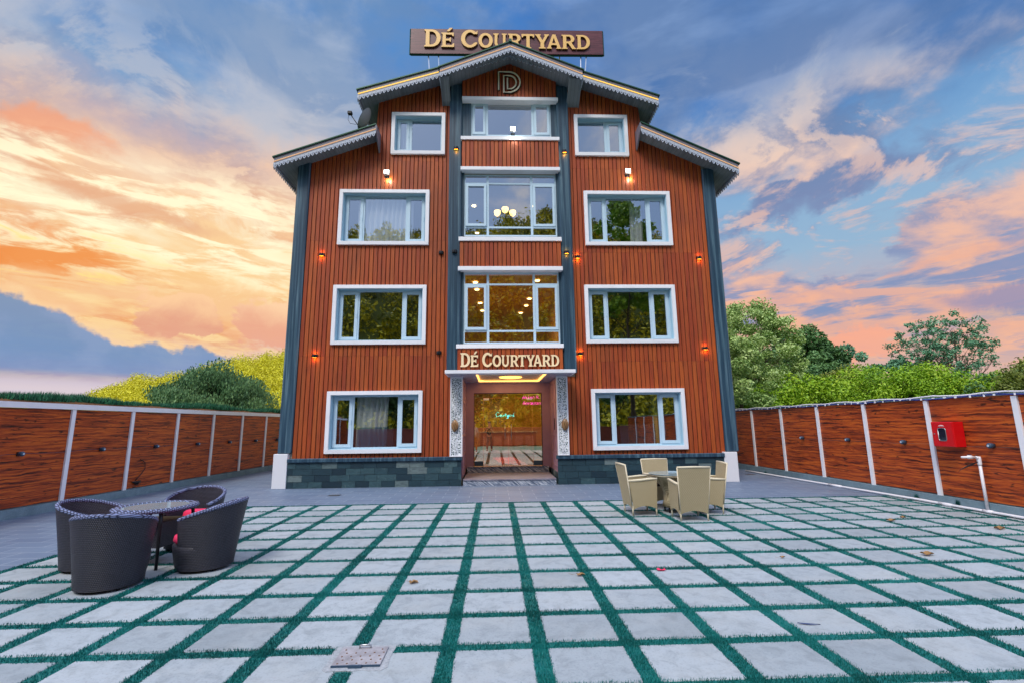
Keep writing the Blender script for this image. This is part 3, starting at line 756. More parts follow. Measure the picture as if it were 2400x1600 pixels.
def pane(x0, x1, z0, z1, y, par, ma='window glass', name='pane'):
    m = MB(); m.face([(x0,y,z0),(x1,y,z0),(x1,y,z1),(x0,y,z1)]); return part(m, name, G_[ma], par)
def casement(x0, x1, z0, z1, y, par, w=.085, open_=0):
    m = MB(); rect_frame(m, x0, x1, z0, z1, w, y-.03, y+.02)
    m.box(x1-.03, x1-.012, y-.045, y-.03, (z0+z1)/2-.06, (z0+z1)/2+.06) if open_ == 0 else None
    c = part(m, 'casement', G_['frame paint'], par)
    pane(x0+w-.005, x1-w+.005, z0+w-.005, z1-w+.005, y, par)
    if open_:
        c.location = c.location + Vector((0, -.02, 0)); 
    return c
YG = FY+.14
def curtain(x0, x1, z0, z1, y, lab, ma='curtain', waves=9, gather=.0):
    m = MB()
    def fn(u, v):
        pinch = 1-gather*(1-v)*.5
        x = (x0+x1)/2+(x1-x0)*(u-.5)*pinch if gather < 0 else x0+(x1-x0)*u*pinch
        return (x, y+.045*sin(u*waves*2*pi+sin(u*9)*1.2)+.012*sin(v*6+u*20), z0+(z1-z0)*v)
    m.grid(fn, waves*10, 8)
    o = m.build('curtain', G_[ma], None, True); tag(o, lab, 'curtain', 'curtains behind the windows')
    return o
for fl, x0, x1, z0, z1, kind in WIN:
    m = MB(); frame_mitre(m, x0, x1, z0, z1, .105, FY-.07, FY+.05)
    wn = part(m, 'window', G_['white trim'])
    a, b, c, d = x0+.10, x1-.10, z0+.10, z1-.10
    m = MB()
    for q in ((a-.003, a+.02), (b-.02, b+.003)): m.box(q[0], q[1], FY-.02, YG+.04, c, d)
    m.box(a+.02, b-.02, FY-.02, YG+.04, c-.003, c+.02); m.box(a+.02, b-.02, FY-.02, YG+.04, d-.02, d+.003)
    part(m, 'reveal', G_['reveal'], wn)
    a += .02; b -= .02; c += .02; d -= .02
    W_ = b-a
    if kind == '3': xsp = [a+.04, a+.04+.205*W_, a+.29*W_, b-.29*W_, b-.04-.205*W_, b-.04]; 
    fr = MB()
    if kind == '3':
        e1, e2 = a+.228*W_, b-.228*W_
        rect_frame(fr, a, b, c, d, .035, YG-.01, YG+.035)
        fr.box(e1, e1+.045, YG-.012, YG+.035, c+.035, d-.035); fr.box(e2-.045, e2, YG-.012, YG+.035, c+.035, d-.035)
        part(fr, 'frame', G_['frame paint'], wn)
        casement(a+.037, e1-.002, c+.037, d-.037, YG, wn); casement(e2+.002, b-.037, c+.037, d-.037, YG, wn)
        pane(e1+.045, e2-.045, c+.035, d-.035, YG+.01, wn)
    else:
        rect_frame(fr, a, b, c, d, .035, YG-.01, YG+.035)
        e = a+.31*W_ if kind == 'L' else b-.38*W_
        fr.box(e-.04, e+.04, YG-.012, YG+.035, c+.035, d-.035)
        part(fr, 'frame', G_['frame paint'], wn)
        if kind == 'L': casement(a+.037, e-.042, c+.037, d-.037, YG, wn); pane(e+.04, b-.035, c+.035, d-.035, YG+.01, wn)
        else: casement(e+.042, b-.037, c+.037, d-.037, YG, wn); pane(a+.035, e-.04, c+.035, d-.035, YG+.01, wn)
    if fl == 'g':
        m = MB(); m.face([(a+.29*W_, YG+.02, c+.04), (b-.29*W_, YG+.02, c+.04), (b-.29*W_, YG+.02, c+.57), (a+.29*W_, YG+.02, c+.57)])
        part(m, 'frosted_film', G_['frosted film'], wn)
curtain(-3.88, -3.0, .95, 2.5, FY+.25, 'white curtain half drawn in the ground floor window left of the entrance', waves=6, gather=.1)
curtain(4.55, 4.80, .95, 2.5, FY+.42, 'narrow yellow-green curtain in the ground floor window right of the entrance', 'green curtain', waves=2)
curtain(-4.1, -2.45, 6.85, 8.5, FY+.25, 'white curtains fully drawn in the third-storey left window', waves=11)
curtain(4.2, 4.6, 6.85, 8.5, FY+.42, 'pale curtain gathered at the right side of the third-storey right window', waves=3)
curtain(-2.95, -2.72, 9.75, 11.0, FY+.35, 'narrow curtain in the top storey window left of the blue pillars', waves=2)

# ---- centre bay windows
def bay_window(x0, x1, z0, z1, v1, v2, tr=None):
    m = MB(); rect_frame(m, x0, x1, z0, z1, .04, YG-.14, YG-.09)
    for v in (v1, v2): m.box(v-.035, v+.035, YG-.145, YG-.09, z0+.04, z1-.04)
    if tr:
        for zt in tr:
            m.box(x0+.04, v1-.035, YG-.143, YG-.09, zt-.025, zt+.025); m.box(v1+.035, v2-.035, YG-.143, YG-.09, zt-.025, zt+.025); m.box(v2+.035, x1-.04, YG-.143, YG-.09, zt-.025, zt+.025)
    wn = part(m, 'window', G_['frame paint'])
    y = YG-.115
    lo, hi = (tr if tr else (z0+.015, z1-.015))
    casement(x0+.045, v1-.04, lo+.03, hi-.03, y-.02, wn, .075, 1 if tr else 0); casement(v2+.04, x1-.045, lo+.03, hi-.03, y-.02, wn, .075)
    pane(v1+.035, v2-.035, lo+.02, hi-.02, y, wn)
    if tr:
        for za, zb in ((z0+.04, lo-.025), (hi+.025, z1-.04)):
            for xa, xb in ((x0+.04, v1-.035), (v1+.035, v2-.035), (v2+.035, x1-.04)): pane(xa, xb, za, zb, y, wn)
    return wn
bay_window(-.905, 1.87, 7.10, 9.07, -.20, 1.12, (7.38, 8.78))
bay_window(-.905, 1.87, 3.88, 5.97, -.20, 1.14, (4.24, 5.62))
bay_window(-.71, 1.77, 10.37, 11.50, -.22, 1.20)
for q in ((-.985,-.71,9.95,11.55),(1.77,1.94,9.95,11.55),(-.985,-.905,3.7,9.15),(1.87,1.94,3.7,9.15)):
    m = MB(); m.box(q[0], q[1], FY-.03, FY+.03, q[2], q[3]); part(m, 'bay_infill', G_['slate paint'])
# ledges
KB = (FY-.22)/12.85       # bay front measured at 12.85, built at FY-.22
bx_ = lambda v: v*KB
bz_ = lambda v: 1.6+(v-1.6)*KB
for x0, x1, z0, z1 in [(bx_(a), bx_(b), bz_(c), bz_(d)) for a, b, c, d in ((-.96,1.95,11.28,11.39), (-.99,1.96,9.96,10.07), (-.99,1.95,8.98,9.09), (-1.03,1.93,6.78,6.90), (-1.04,1.94,5.90,6.02), (-1.07,1.90,3.68,3.79))]:
    m = MB(); m.bbox(x0, x1, FY-.22, FY+.03, z0, z1, .006); part(m, 'ledge', G_['white trim'])
# spandrel panels
def gable(x): return 12.80 - abs(x-.51)*.43
for x0, x1, z0, z1 in [(bx_(a), bx_(b), bz_(c), bz_(d)) for a, b, c, d in ((-.96,1.93,9.09,9.96), (-1.0,1.91,6.02,6.78), (-1.04,1.88,3.0,3.68))]:
    m = MB(); boards(m, x0, x1, z0, lambda x: z1, FY-.18); m.cur = 1; m.box(x0+.005, x1-.005, FY-.148, FY-.125, z0, z1); part(m, 'spandrel_panel', [G_['cladding wood'], G_['gap']])
zg = bz_(11.39)
m = MB(); boards(m, -.98, 1.94, zg, gable, FY-.17); m.cur = 1
m.hexa([(-.98,FY-.138,zg),(.51,FY-.138,zg),(.51,FY,zg),(-.98,FY,zg)], [(-.98,FY-.138,gable(-.98)),(.51,FY-.138,gable(.51)),(.51,FY,gable(.51)),(-.98,FY,gable(-.98))])
m.hexa([(.51,FY-.138,zg),(1.94,FY-.138,zg),(1.94,FY,zg),(.51,FY,zg)], [(.51,FY-.138,gable(.51)),(1.94,FY-.138,gable(1.94)),(1.94,FY,gable(1.94)),(.51,FY,gable(.51))])
part(m, 'gable_panel', [G_['cladding wood'], G_['gap']])

# ---- rooms behind the glass
def room(x0, x1, z0, z1, y0, y1, ma, name='room'):
    m = MB()
    m.face([(x0,y1,z0),(x1,y1,z0),(x1,y1,z1),(x0,y1,z1)]); m.face([(x0,y0,z0),(x1,y0,z0),(x1,y1,z0),(x0,y1,z0)])
    m.face([(x0,y0,z1),(x0,y1,z1),(x1,y1,z1),(x1,y0,z1)]); m.face([(x0,y0,z0),(x0,y1,z0),(x0,y1,z1),(x0,y0,z1)]); m.face([(x1,y0,z0),(x1,y0,z1),(x1,y1,z1),(x1,y1,z0)])
    return part(m, name, G_[ma])
for fl, x0, x1, z0, z1, k in WIN: room(x0-.25 if x0 < 0 else x0-.05, x1+.1 if x0 < 0 else x1+.25, z0-.08, z1+.12, FY+.165, FY+4, 'room', 'interior_room')
room(-1.2, 2.2, 6.95, 9.2, FY+.165, FY+6, 'room', 'interior_room'); room(-1.2, 2.2, 3.75, 6.1, FY+.165, FY+7, 'warm room', 'interior_room'); room(-1.2, 2.2, 10.2, 11.6, FY+.165, FY+4, 'room', 'interior_room')

# ================================================================== ENTRANCE
DY, DZ = 15.05, .355
m = MB(); m.bbox(-1.31, 2.11, FY-1.02, FY-.90, 2.93, 3.02, .006)
m.box(-1.31, -.52, FY-.90, FY-.16, 2.93, 3.015); m.box(1.38, 2.11, FY-.90, FY-.16, 2.93, 3.015)
m.box(-.52, 1.38, FY-.90, FY-.7, 2.93, 3.015)
cn = part(m, 'canopy', G_['white trim'])
m = MB(); m.box(-1.26, -.52, FY-.885, 13.12, 2.924, 2.9285); m.box(1.38, 2.06, FY-.885, 13.12, 2.924, 2.9285)
m.box(-.92, -.52, 13.12, 15.2, 2.924, 2.94); m.box(1.38, 1.72, 13.12, 15.2, 2.924, 2.94); m.box(-.52, 1.38, 14.94, 15.2, 2.924, 2.94)
part(m, 'canopy_soffit', mat('patterned soffit', fn=lambda T, c: {'Base Color': T.mix(T.step(T.noise(c, 45, 4, .6, 1.5), .5, .56), (.50,.50,.60), (.10,.12,.20)), 'Roughness': .4}), cn)
m = MB(); m.box(-.52, 1.38, 12.6, 14.94, 3.0, 3.02)
part(m, 'cove_ceiling', mat('cove pattern', fn=lambda T, c: {'Base Color': T.mix(T.step(T.noise(c, 40, 4, .6, 1.5), .5, .56), (.75,.65,.55), (.35,.25,.2)), 'Roughness': .4}), cn)
m = MB()
for a in ((-.515,-.475,12.62,14.92),(1.335,1.375,12.62,14.92)): m.box(a[0],a[1],a[2],a[3],2.945,2.985)
m.box(-.475,1.335,12.62,12.66,2.945,2.985); m.box(-.475,1.335,14.88,14.92,2.945,2.985); part(m, 'cove_light', G_['cove glow'], cn)
m = MB(); m.lathe([(.16,.0),(.24,.01),(.26,.03),(.20,.045)], (.45, 13.9, 2.95), 28, sx=1.3); part(m, 'ceiling_lamp', G_['cove glow'], cn, True)
# carved columns
for x0, x1 in ((-1.24, -.90), (1.70, 2.01)):
    m = MB(); rect_frame(m, x0, x1, .775, 2.925, .035, FY-.17, FY-.10); cc = part(m, 'entrance_column', G_['white trim'])
    m = MB(); m.box(x0+.03, x1-.03, FY-.145, FY-.115, .80, 2.90); part(m, 'carved_screen', G_['carved screen'], cc)
    m = MB(); xm = (x0+x1)/2
    for k, (dx0, dx1, za, zb) in enumerate(((0,-.02,.8,1.9),(.03,.06,.8,1.45),(-.03,-.07,.8,1.5),(-.02,.03,1.9,2.75),(-.02,-.10,1.85,2.35),(0,.09,1.7,2.2),(.02,.0,1.5,2.5),(.05,.09,1.3,1.7))):
        m.tube([(xm+dx0+(dx1-dx0)*t_+.012*sin(5*t_+k), FY-.150, za+(zb-za)*t_) for t_ in np.linspace(0, 1, 8)], [.011-.007*t_ for t_ in np.linspace(0, 1, 8)], 6)
    part(m, 'tree_relief', G_['white trim'], cc, True)
    m = MB(); m.box(x0+.01, x1-.01, FY-.10, FY+.03, .775, 2.925); part(m, 'backing', G_['white plaster'], cc)
# ornaments on the carved columns
for x, s, lab in ((-1.105, 0, 'ribbed wooden oval ornament on the left carved entrance column'), (1.905, .035, 'ribbed wooden oval ornament on the right carved entrance column')):
    t = thing('wall_ornament', lab, 'ornament', (x, FY-.17, 1.60), group='wooden ornaments on the entrance columns')
    m = MB(); prof = [(0,-.17),(.035,-.15),(.075,-.09),(.092,-.01),(.085,.06),(.05,.12),(.015,.155),(0,.165)]
    n = 32
    m.lathe(prof, (0,-.02,0), n, sy=.6)
    for i, v in enumerate(m.v):
        a = atan2(v[1]+.02, v[0]); k = 1+.07*cos(a*10); m.v[i] = (v[0]*k, (v[1]+.02)*k-.02, v[2])
    m.build('shell', G_['wood ornament'], t, True, False)
    m = MB(); m.tube([(0,0,.15),(0,-.01,.175),(.012,-.015,.195)], .007, 6); m.tube([(0,0,-.15),(0,0,-.19)], .006, 6); m.build('stem', G_['dark knob'], t, True, False)
# steps and floor
m = MB(); m.box(-.875, 1.635, FY-.12, FY-.08, 0, .14); st = part(m, 'entrance_step', G_['marble'])
m = MB(); m.box(-.875, 1.635, 14.96, DY+.4, .17, DZ-.012); st2 = part(m, 'entrance_step', G_['marble'])
m = MB(); m.box(-.80, 1.52, 14.93, DY+.1, DZ-.012, DZ); part(m, 'step_tread', G_['marble'], st2)
m = MB(); m.box(-.875, 1.635, FY-.14, 14.98, .14, .17)
part(m, 'step_tread', mat('tread', fn=lambda T, c: {'Base Color': T.ramp(T.noise(T.scale(c, 2, 12, 1), 2.0, 6, .6), [(.35, (.16,.15,.20)), (.65, (.36,.34,.40))]), 'Roughness': .3}), st)
m = MB(); m.box(-.98, -.92, FY+.03, DY+.03, .17, 2.925); m.box(1.72, 1.78, FY+.03, DY+.03, .17, 2.925)
m.box(-.92, -.68, DY-.02, DY+.1, .30, 2.925); m.box(1.47, 1.72, DY-.02, DY+.1, .30, 2.925); m.box(-.68, 1.47, DY-.02, DY+.1, 2.60, 2.925)
pn = part(m, 'porch_wall', G_['mauve panel'])
for x, s in ((-.92, 1), (1.72, -1)):
    m = MB()
    for za, zb in ((.45,.78),(.86,1.30),(1.38,2.25),(2.33,2.8)):
        for ya, yb in ((13.5,14.1),(14.25,14.85)):
            w = .018; d = .012*s
            for q in ((ya,yb,za,za+w),(ya,yb,zb-w,zb),(ya,ya+w,za+w,zb-w),(yb-w,yb,za+w,zb-w)):
                m.box(min(x,x+d), max(x,x+d), q[0], q[1], q[2], q[3])
    part(m, 'panel_moulding', G_['mauve panel'], pn)
m = MB(); m.box(1.705, 1.72, 13.86, 13.94, 1.45, 1.78); part(m, 'intercom', G_['black metal'], pn)
# glass door
XD0, XD1 = -.68, 1.47
m = MB(); m.box(XD0+.002, XD1-.002, DY+.012, DY+.045, 2.575, 2.599); m.box(XD0+.002, XD0+.022, DY+.012, DY+.045, DZ+.002, 2.575); m.box(XD1-.022, XD1-.002, DY+.012, DY+.045, DZ+.002, 2.575)
df = part(m, 'door_frame', G_['black metal'])
xm = (XD0+XD1)/2; sw = .30
for a, b in ((XD0+.025, XD0+sw), (XD1-sw, XD1-.025)):
    m = MB(); m.box(a, b, DY+.02, DY+.03, DZ+.01, 2.57); fx = part(m, 'fixed_glass', G_['door glass'])
    m = MB(); m.box(a, b, DY+.014, DY+.034, DZ+.01, DZ+.15); part(m, 'kick_plate', G_['dark knob'], fx)
for a, b, hx in ((XD0+sw+.006, xm-.003, xm-.10), (xm+.003, XD1-sw-.006, xm+.10)):
    m = MB(); m.box(a, b, DY+.02, DY+.03, DZ+.01, 2.44); dr = part(m, 'door', G_['door glass'])
    m = MB(); m.tube([(hx, DY-.03, 1.16), (hx, DY-.03, 1.62)], .010, 10)
    for zz in (1.22, 1.56): m.tube([(hx, DY-.03, zz), (hx, DY+.02, zz)], .006, 6)
    part(m, 'handle', G_['steel'], dr, True)
    m = MB()
    q = a if hx < xm else b-.17
    m.box(q, q+.17, DY+.012, DY+.038, 2.38, 2.44); m.box(q, q+.17, DY+.012, DY+.038, DZ+.012, DZ+.06)
    q = b-.13 if hx < xm else a; m.box(q, q+.13, DY+.012, DY+.038, DZ+.012, DZ+.06)
    part(m, 'patch_fitting', G_['white plaster'], dr)
m = MB(); m.box(XD0+sw+.006, XD1-sw-.006, DY+.02, DY+.03, 2.45, 2.57); part(m, 'transom_glass', G_['door glass'])
# lobby
LX0, LX1, LY1 = -2.4, 3.2, 20.5
m = MB()
m.face([(LX0,LY1,DZ),(LX1,LY1,DZ),(LX1,LY1,3.1),(LX0,LY1,3.1)]); m.face([(LX0,DY+.1,3.1),(LX0,LY1,3.1),(LX1,LY1,3.1),(LX1,DY+.1,3.1)])
m.face([(LX0,DY+.1,DZ),(LX0,LY1,DZ),(LX0,LY1,3.1),(LX0,DY+.1,3.1)]); m.face([(LX1,DY+.1,DZ),(LX1,DY+.1,3.1),(LX1,LY1,3.1),(LX1,LY1,DZ)])
m.box(LX0, XD0-.01, DY+.101, DY+.13, DZ, 3.1); m.box(XD1+.01, LX1, DY+.101, DY+.13, DZ, 3.1)
part(m, 'lobby_wall', G_['warm room'])
m = MB(); m.face([(LX0,DY+.1,DZ-.001),(LX1,DY+.1,DZ-.001),(LX1,LY1,DZ-.001),(LX0,LY1,DZ-.001)]); part(m, 'lobby_floor', G_['floor wood'])
m = MB(); m.idx([(.25,DY+.25,DZ+.004),(1.05,DY+.25,DZ+.004),(.65,LY1-1,DZ+.004),(-.2,LY1-1,DZ+.004)], [(0,1,2,3)]); m.box(.3,1.0,DY+.26,DY+.3,DZ,DZ+.006)
tag(m.build('carpet', G_['carpet']), 'red carpet runner on the lobby floor behind the glass door', 'carpet')
t = thing('reception_desk', 'dark wooden reception desk with a pale top at the back of the lobby', 'desk', (.5, 19.3, DZ))
m = MB(); m.bbox(-1.1, 1.1, -.25, .25, 0, .95, .01); m.build('body', mat('desk wood', (.22,.09,.03), .4), t, world=False)
m = MB(); m.bbox(-1.15, 1.15, -.3, .3, .95, 1.0, .01); m.build('top', G_['marble'], t, world=False)
m = MB(); 
for k in range(5): m.box(-1.0+.42*k, -.68+.42*k, -.262, -.25, .12, .82)
m.build('front_panel', G_['mauve panel'], t, world=False)
m = MB(); m.lathe([(.0,-.16),(.16,-.15),(.17,0),(.16,.15),(0,.16)], (0,0,0), 20, sy=.25)
o = m.build('wall_clock', mat('round ornament', (.45,.22,.05), .5), None, True); o.location = (1.05, LY1-.06, 1.95); tag(o, 'round brown wall ornament on the back wall of the lobby', 'wall ornament')

# ================================================================== ROOFS
def lace(mb, p0, p1, th=.012, unit=.125, drop=.15, out=Vector((0,-1,0))):
    """pierced scalloped trim hanging below the line p0-p1"""
    p0, p1 = Vector(p0), Vector(p1); L = (p1-p0).length; n = max(1, round(L/unit)); d = (p1-p0)/n
    dn = Vector((0,0,-1)); o = out*th
    def q(pts):
        a = [p+o*.5 for p in pts]; b = [p-o*.5 for p in pts]
        k = len(pts); mb.idx(a+b, [tuple(range(k)), tuple(range(2*k-1, k-1, -1))]+[(i, k+i, k+(i+1) % k, (i+1) % k) for i in range(k)])
    q([p0, p1, p1+dn*.06, p0+dn*.06])
    for i in range(n):
        a = p0+d*i; c = a+d*.5
        w = d*.5; z = dn
        # scallop shoulders
        q([a+z*.06, a+w+z*.06, a+w*.5+z*.10, a+z*.105]); q([c+z*.06, a+d+z*.06, a+d+z*.105, c+w*.5+z*.10])
        # diamond ring
        R_, r_ = .050, .024; wn = w.normalized(); cc = c+z*.128
        D_ = [cc-wn*R_, cc-z*R_*1.05, cc+wn*R_, cc+z*R_*1.15]; I_ = [cc-wn*r_, cc-z*r_, cc+wn*r_, cc+z*r_]
        for k in range(4): q([D_[k], D_[(k+1) % 4], I_[(k+1) % 4], I_[k]])
RF = .21   # fascia height
def roof_side(xe, ze, xi, zi, y0, y1, yw, led, xw_e, tsl=None):
    """one slope: eave (xe,ze) to inner (xi,zi), soffit level line; front edge y0; back y1; wall plane yw"""
    th = RF; e = 1 if xe < xi else -1
    m = MB(); m.hexa([(xe,y0,ze),(xi,y0,zi),(xi,y0+.03,zi),(xe,y0+.03,ze)], [(xe,y0,ze+th),(xi,y0,zi+th),(xi,y0+.03,zi+th),(xe,y0+.03,ze+th)])
    m.box(min(xe,xe+.03*e), max(xe,xe+.03*e), y0+.03, y1, ze, ze+th*.92)
    fa = part(m, 'fascia', G_['fascia'])
    m = MB(); sl = (zi-ze)/(xi-xe); x2 = xe+.03*e
    m.hexa([(x2,y0+.03,ze+.012),(xi,y0+.03,zi+.012),(xi,y1,zi+.012),(x2,y1,ze+.012)], [(x2,y0+.03,ze+.03),(xi,y0+.03,zi+.03),(xi,y1,zi+.03),(x2,y1,ze+.03)]) if e > 0 else \
        m.hexa([(xi,y0+.03,zi+.012),(x2,y0+.03,ze+.012),(x2,y1,ze+.012),(xi,y1,zi+.012)], [(xi,y0+.03,zi+.03),(x2,y0+.03,ze+.03),(x2,y1,ze+.03),(xi,y1,zi+.03)])
    part(m, 'soffit', G_['soffit board'])
    m = MB(); xo = xe-.05*e; zo = ze-.05*abs(sl)
    a = [(xo,y0-.035,zo+th+.003),(xi,y0-.035,zi+th+.003),(xi,y1+.05,zi+th+.003),(xo,y1+.05,zo+th+.003)]
    if e < 0: a = [a[1],a[0],a[3],a[2]]
    m.hexa(a, [(x,y,z+.035) for x,y,z in a]); rf = part(m, 'roof', G_['roof metal'])
    m = MB(); m.tube([(xe+.01*e,y0-.040,ze+.052),(xi,y0-.040,zi+.052)], .013, 6, False); part(m, 'light_strip', G_[led], fa)
    m = MB(); lace(m, (xe, y0-.02, ze+.03), (xi, y0-.02, zi+.03)); part(m, 'rake_lace', G_['lace'], fa)
    m = MB(); lace(m, (xe-.012*e, y0, ze+.03), (xe-.012*e, min(y1, y0+4.5), ze+.03), out=Vector((1,0,0)), drop=.12); part(m, 'eave_lace', G_['lace'], fa)
roof_side(-4.06, 11.30, .50, 12.78, FY-.50, 25.3, FY, 'led gold', -3.58)
roof_side(5.02, 11.24, .50, 12.78, FY-.50, 25.3, FY, 'led gold', 4.56)
roof_side(-6.36, 9.08, -3.48, 10.15, FY-.50, 25.3, FY, 'led amber', -5.8)
roof_side(7.30, 9.00, 4.42, 10.32, FY-.50, 25.3, FY, 'led amber', 6.7)
# inner end of the lower roofs: short raking verge piece
for x, z in ((-3.48, 10.15), (4.42, 10.32)):
    m = MB(); m.hexa([(x-.02,FY-.52,z-.02),(x+.02,FY-.52,z-.02),(x+.02,FY-.01,z-.40),(x-.02,FY-.01,z-.40)], [(x-.02,FY-.52,z+RF),(x+.02,FY-.52,z+RF),(x+.02,FY-.01,z+RF),(x-.02,FY-.01,z+RF)]); part(m, 'verge_board', G_['fascia'])
roof_side(-1.60, 11.86, .50, 12.74, FY-.80, 14.6, FY, 'led amber', -1.3)
roof_side(2.66, 11.84, .50, 12.74, FY-.80, 14.6, FY, 'led amber', 2.3)
for xo, xi in ((-1.60, -1.34), (2.66, 2.27)):       # boxed eaves of the centre gable running down to the wall
    s = 1 if xi > xo else -1
    m = MB()
    m.hexa([(min(xo,xo+.03*s),FY-.75,11.84),(max(xo,xo+.03*s),FY-.75,11.84),(max(xo,xo+.03*s),FY-.002,11.36),(min(xo,xo+.03*s),FY-.002,11.36)],
           [(min(xo,xo+.03*s),FY-.75,11.90),(max(xo,xo+.03*s),FY-.75,11.90),(max(xo,xo+.03*s),FY-.002,12.0),(min(xo,xo+.03*s),FY-.002,12.0)])
    xa, xb = min(xo+.03*s, xi), max(xo+.03*s, xi)
    m.hexa([(xa,FY-.70,11.84),(xb,FY-.70,11.84),(xb,FY-.002,11.38),(xa,FY-.002,11.38)], [(xa,FY-.70,11.88),(xb,FY-.70,11.88),(xb,FY-.002,11.44),(xa,FY-.002,11.44)])
    part(m, 'eave_box', G_['soffit board'])
m = MB(); m.tube([(.50,FY-.86,12.99),(.50,25.3,12.99)], .05, 8); part(m, 'ridge_cap', G_['roof metal'])

# ================================================================== LETTERS
def arc(cx, cz, rx, rz, a0, a1, n=18): return [(cx+rx*cos(radians(a0+(a1-a0)*i/n)), cz+rz*sin(radians(a0+(a1-a0)*i/n))) for i in range(n+1)]
# glyph: list of closed outlines in a box of width 1 (scaled) and height 1; holes are further outlines
def gD():
    o = [(0,0)]+arc(.44,.5,.56,.5,-90,90)+[(0,1),(0,.94),(.09,.90),(.09,.10),(0,.06)]
    h = [(.31,.12)]+arc(.42,.5,.34,.38,-90,90)+[(.31,.88)]
    return [o, h]
def gO(): return [arc(.5,.5,.5,.52,0,360,36)[:-1], arc(.5,.5,.27,.36,0,360,30)[:-1]]
def gC():
    o = arc(.52,.5,.52,.52,48,322,30); i = arc(.54,.5,.31,.37,318,46,26)
    return [[(.97,.78),(.97,.97),(.92,.90)]+o+[(.98,.24),(.90,.30)]+i]
def gU():
    return [[(0,1),(0,.94),(.09,.90),(.09,.36)]+arc(.5,.36,.41,.38,180,360,20)+[(.91,.90),(1,.94),(1,1),(.64,1),(.64,.94),(.72,.90),(.72,.38)]+arc(.5,.38,.22,.24,0,-180,14)+[(.30,.90),(.38,.94),(.38,1)]]
def gR():
    o = [(0,0),(.40,0),(.40,.06),(.32,.10),(.32,.40),(.46,.40),(.74,0),(1.02,0),(1.02,.05),(.94,.08),(.70,.43)]+arc(.52,.71,.40,.29,-60,90,14)+[(0,1),(0,.94),(.09,.90),(.09,.10),(0,.06)]
    return [o, [(.32,.52)]+arc(.50,.70,.18,.18,-90,90,12)+[(.32,.88)]]
def gT(): return [[(.26,0),(.74,0),(.74,.06),(.63,.10),(.63,.87),(.84,.87),(.92,.76),(.98,.76),(1,1),(0,1),(.02,.76),(.08,.76),(.16,.87),(.38,.87),(.38,.10),(.26,.06)]]
def gY(): return [[(.26,0),(.74,0),(.74,.06),(.63,.10),(.63,.42),(.92,.90),(1,.94),(1,1),(.66,1),(.66,.94),(.72,.90),(.53,.57),(.32,.90),(.39,.94),(.39,1),(0,1),(0,.94),(.08,.90),(.38,.42),(.38,.10),(.26,.06)]]
def gA(): return [[(0,0),(.32,0),(.32,.06),(.25,.09),(.31,.26),(.67,.26),(.73,.09),(.66,.06),(.66,0),(1,0),(1,.06),(.93,.09),(.60,1),(.40,1),(.07,.09),(0,.06)], [(.35,.38),(.49,.80),(.63,.38)]]
def gE(): return [[(0,0),(1,0),(1,.25),(.93,.25),(.84,.13),(.34,.13),(.34,.45),(.62,.45),(.67,.36),(.74,.36),(.74,.66),(.67,.66),(.62,.57),(.34,.57),(.34,.87),(.80,.87),(.89,.76),(.96,.76),(.96,1),(0,1),(0,.94),(.10,.90),(.10,.10),(0,.06)], [(.42,1.10),(.62,1.10),(.86,1.34),(.64,1.34)]]
GL = {'D': gD, 'O': gO, 'C': gC, 'U': gU, 'R': gR, 'T': gT, 'Y': gY, 'A': gA, 'E': gE}
# (glyph, x0, x1, height) in units of the whole word: width 1.0, cap height 1
WORD = [('D',155,272,1),('E',278,370,.83),('C',421,542,1),('O',547,650,.83),('U',656,752,.83),('R',763,862,.83),('T',862,954,.83),('Y',962,1062,.83),('A',1046,1152,.83),('R',1157,1257,.83),('D',1265,1363,.83)]
def glyph_mesh(ch, w, h, depth, bevel):
    cu = bpy.data.curves.new('glyph', 'CURVE'); cu.dimensions = '2D'; cu.fill_mode = 'BOTH'; cu.extrude = depth/2; cu.bevel_depth = bevel; cu.bevel_resolution = 0
    for ol in GL[ch]():
        sp = cu.splines.new('POLY'); sp.points.add(len(ol)-1); sp.use_cyclic_u = True
        for p, (x, z) in zip(sp.points, ol): p.co = (x*w, z*h, 0, 1)
    o = bpy.data.objects.new('tmp', cu); COL.objects.link(o)
    bpy.context.view_layer.update()
    me = bpy.data.meshes.new_from_object(o.evaluated_get(bpy.context.evaluated_depsgraph_get()))
    bpy.data.objects.remove(o)
    return me
def word(parent, x0, z0, width, cap, y, depth, mats):
    k = width/(1363-155)
    for ch, a, b, hh in WORD:
        me = glyph_mesh(ch, (b-a)*k, cap*hh, depth, .004)
        me.transform(Matrix.Rotation(pi/2, 4, 'X'))
        me.materials.clear()
        for q in mats: me.materials.append(q)
        for p in me.polygons: p.material_index = 0 if p.normal.y < -.5 else 1
        o = bpy.data.objects.new('letter', me); COL.objects.link(o); o.parent = parent
        o.location = Vector((x0+(a-155)*k, y, z0)) - WL(parent)
t = thing('facade_lettering', 'pale gold raised letters reading De Courtyard on the wood panel above the entrance', 'lettering', (.41, FY-.2, 3.1))
word(t, -.945*KB, bz_(3.17), 2.70*KB, .375*KB, FY-.21, .05, [G_['pale letter'], G_['letter side']])
